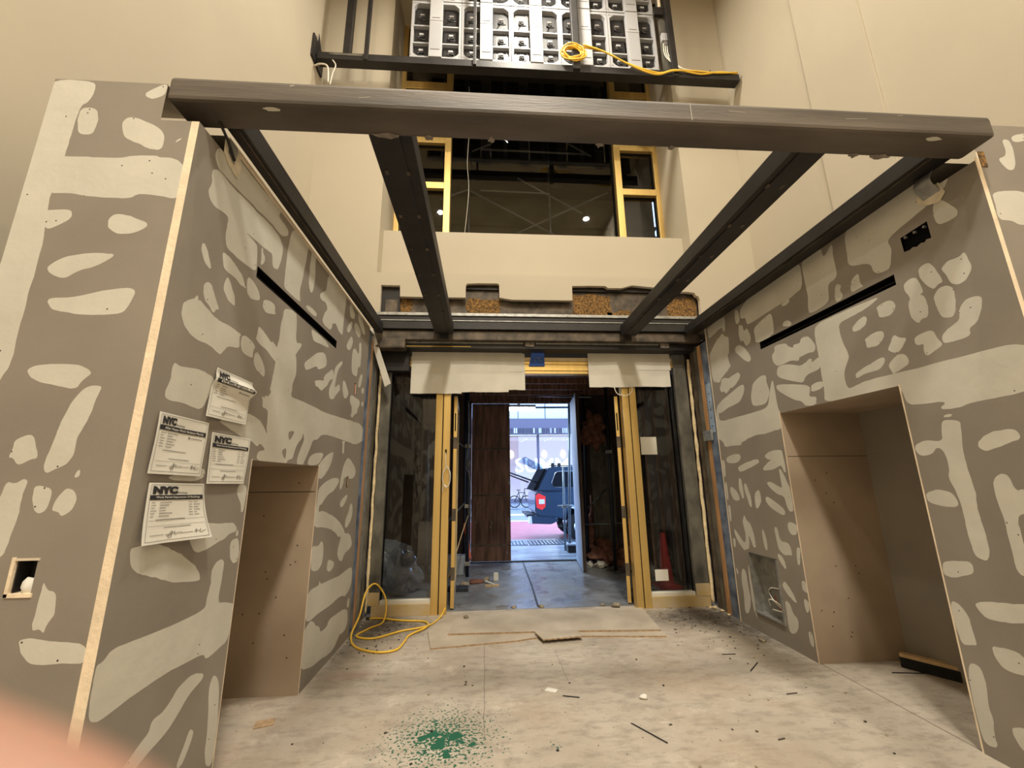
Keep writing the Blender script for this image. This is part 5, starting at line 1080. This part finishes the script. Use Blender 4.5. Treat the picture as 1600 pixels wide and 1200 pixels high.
for k, (x, y, s_, mt, lab) in enumerate(((-.12, 6.85, .10, 'rag', 'reddish clump of rubble nearest the orange pipe'), (.02, 6.95, .07, 'rubble', 'tan broken piece in the rubble by the plywood door'), (-.3, 6.7, .08, 'rubble', 'brown rubble lump behind the left brass leaf'))):
    m = MB(); m.blob((x, y, .02), (s_, s_*.7, .04), mt, k+3, .5); tag(m.build('rubble_lump'), lab, 'rubble')
m = MB(); m.box(.02, .22, 6.62, 6.66, 0.0, .02, 'wood'); m.box(.06, .10, 6.60, 6.85, 0.02, .035, 'kraft', rot=(.5, 'Z')); tag(m.build('wood_offcuts'), 'two crossed pale wood offcuts on the vestibule floor', 'offcut')
m = MB(); m.box(.15, .22, 6.98, 7.02, 0, .11, 'paper'); tag(m.build('white_block'), 'small white block standing on the vestibule floor', 'block')
# dusty plastic bag, cone, insulation
m = MB(); bm_r = random.Random(1); m.blob((-1.28, 6.35, .30), (.36, .26, .36), 'bag', 2, .22, 4, 2.2); m.v = [tuple(Vector(v)+Vector((noise.noise(Vector(v)*11), noise.noise(Vector(v)*11+Vector((9, 0, 0))), .6*noise.noise(Vector(v)*13)))*.035) for v in m.v]; m.v = [(x, y, max(z, .013)) for x, y, z in m.v]; m.sm = [False]*len(m.f); tag(m.build('plastic_bag'), 'shiny clear plastic bag slumped behind the left glass pane', 'bag')
m = MB(); m.box(-1.9, -.72, 5.75, 6.7, 0.003, .012, 'doorw', rot=(.12, 'Z')); tag(m.build('plastic_sheet'), 'pale sheet spread on the floor behind the left glass pane', 'sheet')
r = thing('traffic_cone', (2.62, 6.3, 0), 'dull red traffic cone behind the right glass pane', 'cone')
m = MB(); prof = [(.115, .03), (.10, .06), (.035, .72), (.03, .735)]; n = 20
vs = [(2.62+a*math.cos(2*PI*k/n), 6.3+a*math.sin(2*PI*k/n), z) for a, z in prof for k in range(n)]
m.add(vs, [(i*n+k, i*n+(k+1) % n, (i+1)*n+(k+1) % n, (i+1)*n+k) for i in range(3) for k in range(n)], 'red', True); m.build('cone_body', r)
m = MB(); m.box(2.45, 2.79, 6.13, 6.47, 0, .03, 'red', bev=.008); m.build('base', r)
m = MB(); m.blob((2.32, 8.05, .14), (.34, .24, .19), 'rag', 7, .6, 4, 2.6); tag(m.build('insulation_pile'), 'heap of reddish brown insulation on the floor right of the street opening', 'insulation')
m = MB(); m.blob((2.05, 8.25, .55), (.05, .05, .5), 'rag', 4, .5, 3); tag(m.build('insulation_strip'), 'torn upright strip of reddish insulation above the heap', 'insulation')
m = MB(); m.blob((2.12, 8.0, 2.45), (.19, .05, .24), 'rag', 9, .6, 4, 2.2); tag(m.build('insulation_scrap'), 'torn reddish scrap hanging high in the right of the vestibule', 'insulation')
m = MB(); m.blob((2.06, 7.72, .05), (.09, .07, .05), 'kraft', 3, .6, 3, 3); m.blob((1.88, 7.80, .04), (.05, .05, .05), 'kraft', 8, .6, 3, 3); tag(m.build('crumpled_paper'), 'crumpled pale paper in front of the insulation heap', 'paper')
m = MB(); m.poly([(2.15, 8.36, 0.0), (2.55, 8.36, 0.0), (2.62, 8.36, 2.1), (2.4, 8.36, 2.5), (2.12, 8.36, 2.15)], (0, .01, 0), 'gpost'); tag(m.build('torn_board'), 'torn grey board leaning at the back right of the vestibule', 'board')

# ---------------------------------------------------------------- street
m = MB(); m.box(-12, 14, 8.5, 11.6, -0.1, -0.005, 'walk'); m.box(-12, 14, 24, 31, -0.1, 0.0, 'walk'); m.box(-12, 14, 8.5, 12, -0.15, -0.1, 'walk')
structure(m.build('sidewalk'))
m = MB(); m.box(-20, 24, 11.6, 24, -0.16, -0.06, 'asph'); structure(m.build('road'))
m = MB(); m.box(-20, 24, 11.9, 17.2, -0.06, -0.055, 'lane'); tag(m.build('bus_lane'), 'red painted lane on the street behind the truck', 'road marking', kind='structure')
for y, w_, mt, lab in ((17.3, .25, 'wline', 'nearer white line beyond the red lane'), (20.2, .2, 'yline', 'yellow line on the far side of the road'), (20.6, .35, 'wline', 'white line beyond the yellow line on the road')):
    m = MB(); m.box(-20, 24, y, y+w_, -0.06, -0.054, mt); tag(m.build('road_line'), lab, 'road marking', kind='structure')
for x0, x1, lab in ((-1.2, 1.05, 'left steel grate set in the wet sidewalk'), (1.10, 3.4, 'right steel grate set in the wet sidewalk')):
    r = thing('sidewalk_grate', ((x0+x1)/2, 11, 0), lab, 'grate'); B(r, 'frame', x0, x1, 10.55, 11.3, -.005, .001, 'grate')
    m = MB()
    for k in range(int((x1-x0)/.09)): m.box(x0+.03+k*.09, x0+.075+k*.09, 10.6, 11.25, .001, .004, 'walk')
    m.build('bars', r)
m = MB(); m.box(-3, 4, 8.62, 10.4, 3.62, 3.74, 'plyd'); 
for k in range(9): m.box(-3, 4, 8.65+k*.2, 8.70+k*.2, 3.50, 3.62, 'tubd')
tag(m.build('shed_deck'), 'dark deck of the sidewalk shed above the street doors', 'deck')
r = thing('shed_lamp', (.78, 9.3, 3.06), 'glaring white tube lamp under the shed deck', 'lamp')
B(r, 'housing', .42, 1.16, 9.25, 9.37, 3.13, 3.19, 'galv', .004); m = MB(); m.tube([(.44, 9.29, 3.10), (1.14, 9.29, 3.10)], .05, 'tubel', 12); m.build('tube', r); B(r, 'hanger', .76, .80, 9.27, 9.31, 3.19, 3.5, 'galv')
ll = lamp('shed_lamp_light', (.78, 9.31, 3.02), .7, 45, (.8, .92, 1.0), shape='RECTANGLE', size_y=.1)
pole((1.86, 9.5, 0.17), (1.985, 9.5, 3.49), .03, 'tub', 'bright galvanised scaffold leg on a base plate just outside the street doors', cl=(.95,))
pole((1.72, 9.3, 0.05), (1.74, 9.3, 1.80), .024, 'tub', 'shorter galvanised scaffold leg left of the tall one outside', cl=(.95,))
pole((1.60, 9.35, .96), (2.05, 9.45, .96), .018, 'tub', 'short horizontal clamp tube joining the two scaffold legs outside')
pole((1.0, 9.7, 3.20), (1.95, 9.5, 3.17), .022, 'tubd', 'dark horizontal tube beside the shed lamp')
r = thing('footing_block', (1.9, 9.45, 0), 'dark block under the galvanised scaffold leg outside', 'block'); B(r, 'block', 1.79, 2.05, 9.35, 9.62, 0, .14, 'blk', .01); B(r, 'plate', 1.77, 2.07, 9.33, 9.64, .14, .17, 'doorw', .004)

# pickup truck with a canopy, rear end to the left
r = thing('pickup_truck', (3.9, 12.1, -.06), 'navy pickup truck with a canopy, rear hatch raised, parked beyond the doors', 'truck')
def prof(name, pts, y0, y1, mat, bev=0.03):
    bm = bmesh.new(); vs = [bm.verts.new((x, y0, z)) for x, z in pts]; f = bm.faces.new(vs); e = bmesh.ops.extrude_face_region(bm, geom=[f])
    for g in e['geom']:
        if isinstance(g, bmesh.types.BMVert): g.co.y = y1
    bmesh.ops.recalc_face_normals(bm, faces=bm.faces)
    if bev: bmesh.ops.bevel(bm, geom=bm.edges[:], offset=bev, segments=2, affect='EDGES')
    m = MB(); bm.verts.index_update(); m.add([v.co for v in bm.verts], [[v.index for v in f.verts] for f in bm.faces], mat); bm.free(); return m.build(name, r)
arch = [(2.12, .52), (2.2, .78), (2.42, .92), (2.68, .92), (2.90, .78), (2.98, .50)]
prof('bed', [(1.33, 1.20), (1.32, .70), (1.42, .60), (1.85, .56)]+arch+[(3.35, .45), (3.35, 1.25)], 11.2, 13.05, 'truck')
prof('cab', [(3.37, 1.22), (3.37, .42), (5.05, .40), (5.15, .75), (5.4, .9), (5.65, .9), (5.9, .75), (6.0, .45), (6.55, .45), (6.6, .95), (6.4, 1.08), (5.2, 1.18), (4.75, 1.75), (4.5, 1.82), (3.5, 1.82)], 11.2, 13.05, 'truck')
prof('canopy', [(1.34, 1.22), (1.66, 1.83), (1.85, 1.87), (3.33, 1.87), (3.35, 1.22)], 11.24, 13.0, 'truck', .04)
m = MB(); pts = [(1.84, 1.33), (1.78, 1.45), (1.88, 1.70), (1.96, 1.74), (2.95, 1.74), (3.0, 1.66), (3.0, 1.33)]; m.poly([(x, 11.235, z) for x, z in pts], (0, -.012, 0), 'glassd'); m.build('canopy_window', r)
m = MB(); m.tube([(x, 11.228, z) for x, z in pts], .012, 'chrome', 6, closed=True); m.build('window_trim', r)
m = MB(); m.poly([(3.5, 11.195, 1.28), (5.0, 11.195, 1.22), (4.65, 11.195, 1.70), (3.6, 11.195, 1.74)], (0, -.01, 0), 'glassd'); m.build('cab_window', r)
B(r, 'roof_rail', 1.75, 3.2, 11.35, 11.40, 1.88, 1.91, 'blk', .006); B(r, 'rail_mount', 1.80, 1.88, 11.33, 11.42, 1.86, 1.97, 'blk', .01); B(r, 'rail_mount', 1.98, 2.06, 11.33, 11.42, 1.86, 1.97, 'blk', .01)
m = MB(); m.poly([(1.345, 11.19, 1.13), (1.42, 11.19, 1.18), (1.60, 11.19, 1.10), (1.59, 11.19, .84), (1.50, 11.19, .76), (1.36, 11.19, .82)], (-.02, .35, 0), 'tail'); m.build('tail_light', r)
m = MB(); m.box(1.42, 1.57, 11.175, 11.195, .91, 1.03, 'tailw', bev=.006); m.build('reverse_lamp', r)
prof('bumper', [(1.20, .62), (1.22, .42), (1.75, .40), (1.95, .50), (1.78, .60)], 11.22, 13.03, 'truck', .02)
B(r, 'step_plate', 1.12, 1.33, 11.4, 12.9, .58, .64, 'blk', .01); B(r, 'number_plate_lamp', 1.16, 1.24, 11.22, 11.5, .42, .60, 'tailw', .01)
m = MB(); m.tube([(1.93, 11.35, .34), (2.05, 11.35, .34)], .05, 'blk', 12); m.tube([(2.0, 11.35, .34), (2.5, 11.35, .40)], .03, 'blk', 10); m.build('exhaust', r)
for x in (2.55, 5.53):
    for y in (11.24, 12.85):
        m = MB(); m.tube([(x, y, .32), (x, y+.22, .32)], .375, 'tyre', 28); wo = m.build('wheel', r)
        m = MB(); m.tube([(x, y-.01, .32), (x, y, .32)], .22, 'chrome', 20); m.build('rim', wo)
m = MB(); m.poly([(1.66, 11.25, 1.84), (1.62, 11.25, 1.80), (1.03, 11.25, 2.10), (1.08, 11.25, 2.14)], (0, 1.7, 0), 'hatch'); m.build('raised_hatch', r)
m = MB(); m.tube([(1.40, 11.3, 1.46), (.62, 11.3, 1.74)], .022, 'blk', 8); m.tube([(1.34, 12.9, 1.46), (.6, 12.9, 1.74)], .022, 'blk', 8); m.tube([(.66, 11.3, 1.73), (.64, 12.9, 1.73)], .02, 'blk', 8); m.build('ladder_bar', r)
m = MB(); m.poly([(1.36, 11.22, 1.25), (1.64, 11.22, 1.80), (1.60, 11.22, 1.82), (1.28, 11.22, 1.26)], (0, 1.8, 0), 'void'); m.build('open_rear', r)

# shop front across the street
r = thing('shop_front', (3.5, 30, 0), 'pale shop front with large white lettering across the street', 'shop')
B(r, 'wall', -12, 18, 30.0, 30.3, 5.85, 16, 'fac')
for x in range(-10, 18, 2): B(r, 'panel_joint', x+.4, x+.46, 29.98, 30.0, 5.9, 16, 'awn')
B(r, 'panel_rail', -12, 18, 29.96, 30, 7.3, 7.4, 'awn')
B(r, 'awning', -12, 18, 29.3, 30.0, 4.75, 5.85, 'awn')
rn = random.Random(12); m = MB(); x = -6
while x < 12: m.box(x, x+rn.uniform(.04, .09), 29.27, 29.3, 4.80, 5.15, rn.choice(['awnd', 'fac', 'awnd'])); x += rn.uniform(.10, .18)
m.build('awning_slats', r)
B(r, 'interior_wall', -12, 18, 33.0, 33.2, 0, 5, 'shop'); B(r, 'interior_ceiling', -12, 18, 30.2, 33, 4.6, 4.75, 'shop')
B(r, 'shop_glass', -12, 18, 30.15, 30.17, .3, 4.75, 'glass'); B(r, 'plinth', -12, 18, 30.0, 30.3, 0, .3, 'awn')
for x in (-3.4, 0.2, 3.78, 7.4): B(r, 'mullion', x, x+.16, 30.0, 30.2, 0, 4.75, 'awn')
for x, z in ((2.75, 4.35), (2.9, 4.45), (3.1, 4.55), (4.5, 4.4), (4.7, 4.5), (4.95, 4.58), (5.9, 4.45), (6.2, 4.5)):
    m = MB(); m.blob((x, 30.9, z), (.055, .055, .04), 'shopw', 1, 0, 1); m.build('downlight', r)
for x in (2.1, 4.7, 6.2): m = MB(); m.blob((x, 32.9, 3.55), (.22, .06, .35), 'shopw', 1, .1, 2); m.build('warm_wall_glow', r)  # glowing ovals stand in for warm light on the shop wall
vs, fs = text_mesh('SUMMA', 1.0, .01); x0, x1 = min(p.x for p in vs), max(p.x for p in vs); y0, y1 = min(p.y for p in vs), max(p.y for p in vs)
m = MB(); m.add([(2.20+(p.x-x0)/(x1-x0)*4.95, 30.1, 2.10+(p.y-y0)/(y1-y0)*.98) for p in vs], fs, 'sign'); m.build('sign_lettering', r)
m = MB(); m.box(2.62, 2.92, 24.2, 24.45, 0, .95, 'stud', bev=.01); tag(m.build('bollard'), 'brown square bollard on the far sidewalk', 'bollard')
# person walking on the far sidewalk
def figure(x, y, s):
    o = thing('person', (x, y, 0), 'person in white walking past the shop across the street', 'person')
    me = bpy.data.meshes.new('body'); V = [(0, 0, .95), (0, 0, 1.15), (0, .0, 1.38), (0, 0, 1.50), (0, 0, 1.62), (0, 0, 1.72), (-.09, 0, .90), (-.12, .10, .50), (-.12, .02, .06), (-.12, -.12, .04), (.09, 0, .90), (.11, -.16, .52), (.11, .02, .10), (.11, -.10, .05), (-.19, 0, 1.40), (-.25, .06, 1.12), (-.24, -.06, .88), (.19, 0, 1.40), (.25, -.05, 1.12), (.24, .10, .90)]
    E = [(0, 1), (1, 2), (2, 3), (3, 4), (4, 5), (0, 6), (6, 7), (7, 8), (8, 9), (0, 10), (10, 11), (11, 12), (12, 13), (2, 14), (14, 15), (15, 16), (2, 17), (17, 18), (18, 19)]
    me.from_pydata(V, E, []); b = bpy.data.objects.new('body', me); COL.objects.link(b); md = b.modifiers.new('s', 'SKIN'); b.modifiers.new('u', 'SUBSURF').levels = 1; b.modifiers['u'].render_levels = 1
    R_ = [.15, .14, .16, .06, .10, .085, .09, .065, .045, .04, .09, .065, .045, .04, .06, .045, .035, .06, .045, .035]
    for i, q in enumerate(me.skin_vertices[0].data): q.radius = (R_[i], R_[i]*.8); q.use_root = i == 0
    me.materials.append(M['cloth']); b.parent = o; o.scale = (s, s, s)
    for nm, zz, rr, mt in (('face', 1.66, (.075, .085, .10), 'pskin'), ('hair', 1.72, (.088, .09, .07), 'ink')):
        m = MB(); m.blob((x, y-.02, zz), rr, mt, 1, .02, 2); m.build(nm, o)
figure(3.18, 25.0, .98)
r = thing('bicycle', (2.2, 25, 0), 'parked dark bicycle on the far sidewalk left of the bollard', 'bicycle')
for x in (1.75, 2.45):
    m = MB(); m.tube([(x+.32*math.cos(2*PI*k/24), 25, .34+.32*math.sin(2*PI*k/24)) for k in range(24)], .03, 'tyre', 6, closed=True); m.build('wheel', r)
m = MB()
for a, b in (((1.75, .34), (2.0, .85)), ((2.0, .85), (2.35, .85)), ((2.35, .85), (2.45, .34)), ((2.1, .38), (2.0, .85)), ((2.1, .38), (2.35, .85)), ((1.75, .34), (2.1, .38)), ((2.35, .85), (2.33, 1.05)), ((2.33, 1.05), (2.5, 1.08)), ((2.0, .85), (1.98, .98)), ((1.88, .99), (2.1, .99))): m.tube([(a[0], 25, a[1]), (b[0], 25, b[1])], .022, 'blk', 6)
m.build('frame', r)

# ---------------------------------------------------------------- photographer's fingertip at the lens
def cam_pt(px, py, d):   # a point d metres in front of the lens centre
    v = Vector(((px-800)/648.9, -(py-600)/648.9, -1.0))*d; return cam.matrix_world @ v
A, Bq = cam_pt(-760, 1120, .024), cam_pt(330, 1540, .024)
m = MB(); P = [A+(Bq-A)*(k/14)*1.0 for k in range(15)]
rr = [.0072]*15
for k in range(15):
    q = k/14
    if q > .55: rr[k] = .0072*math.sqrt(max(.0, 1-((q-.55)/.45)**2))+1e-5
m.tube([p+(Bq-A)*.35*max(0, (i/14-.55)) for i, p in enumerate(P)], rr, 'skin', 28)
fing = m.build('fingertip'); tag(fing, 'blurred pink fingertip at the lens in the bottom left corner', 'finger')

for o in list(bpy.data.objects):
    if '_o' in o: del o['_o']
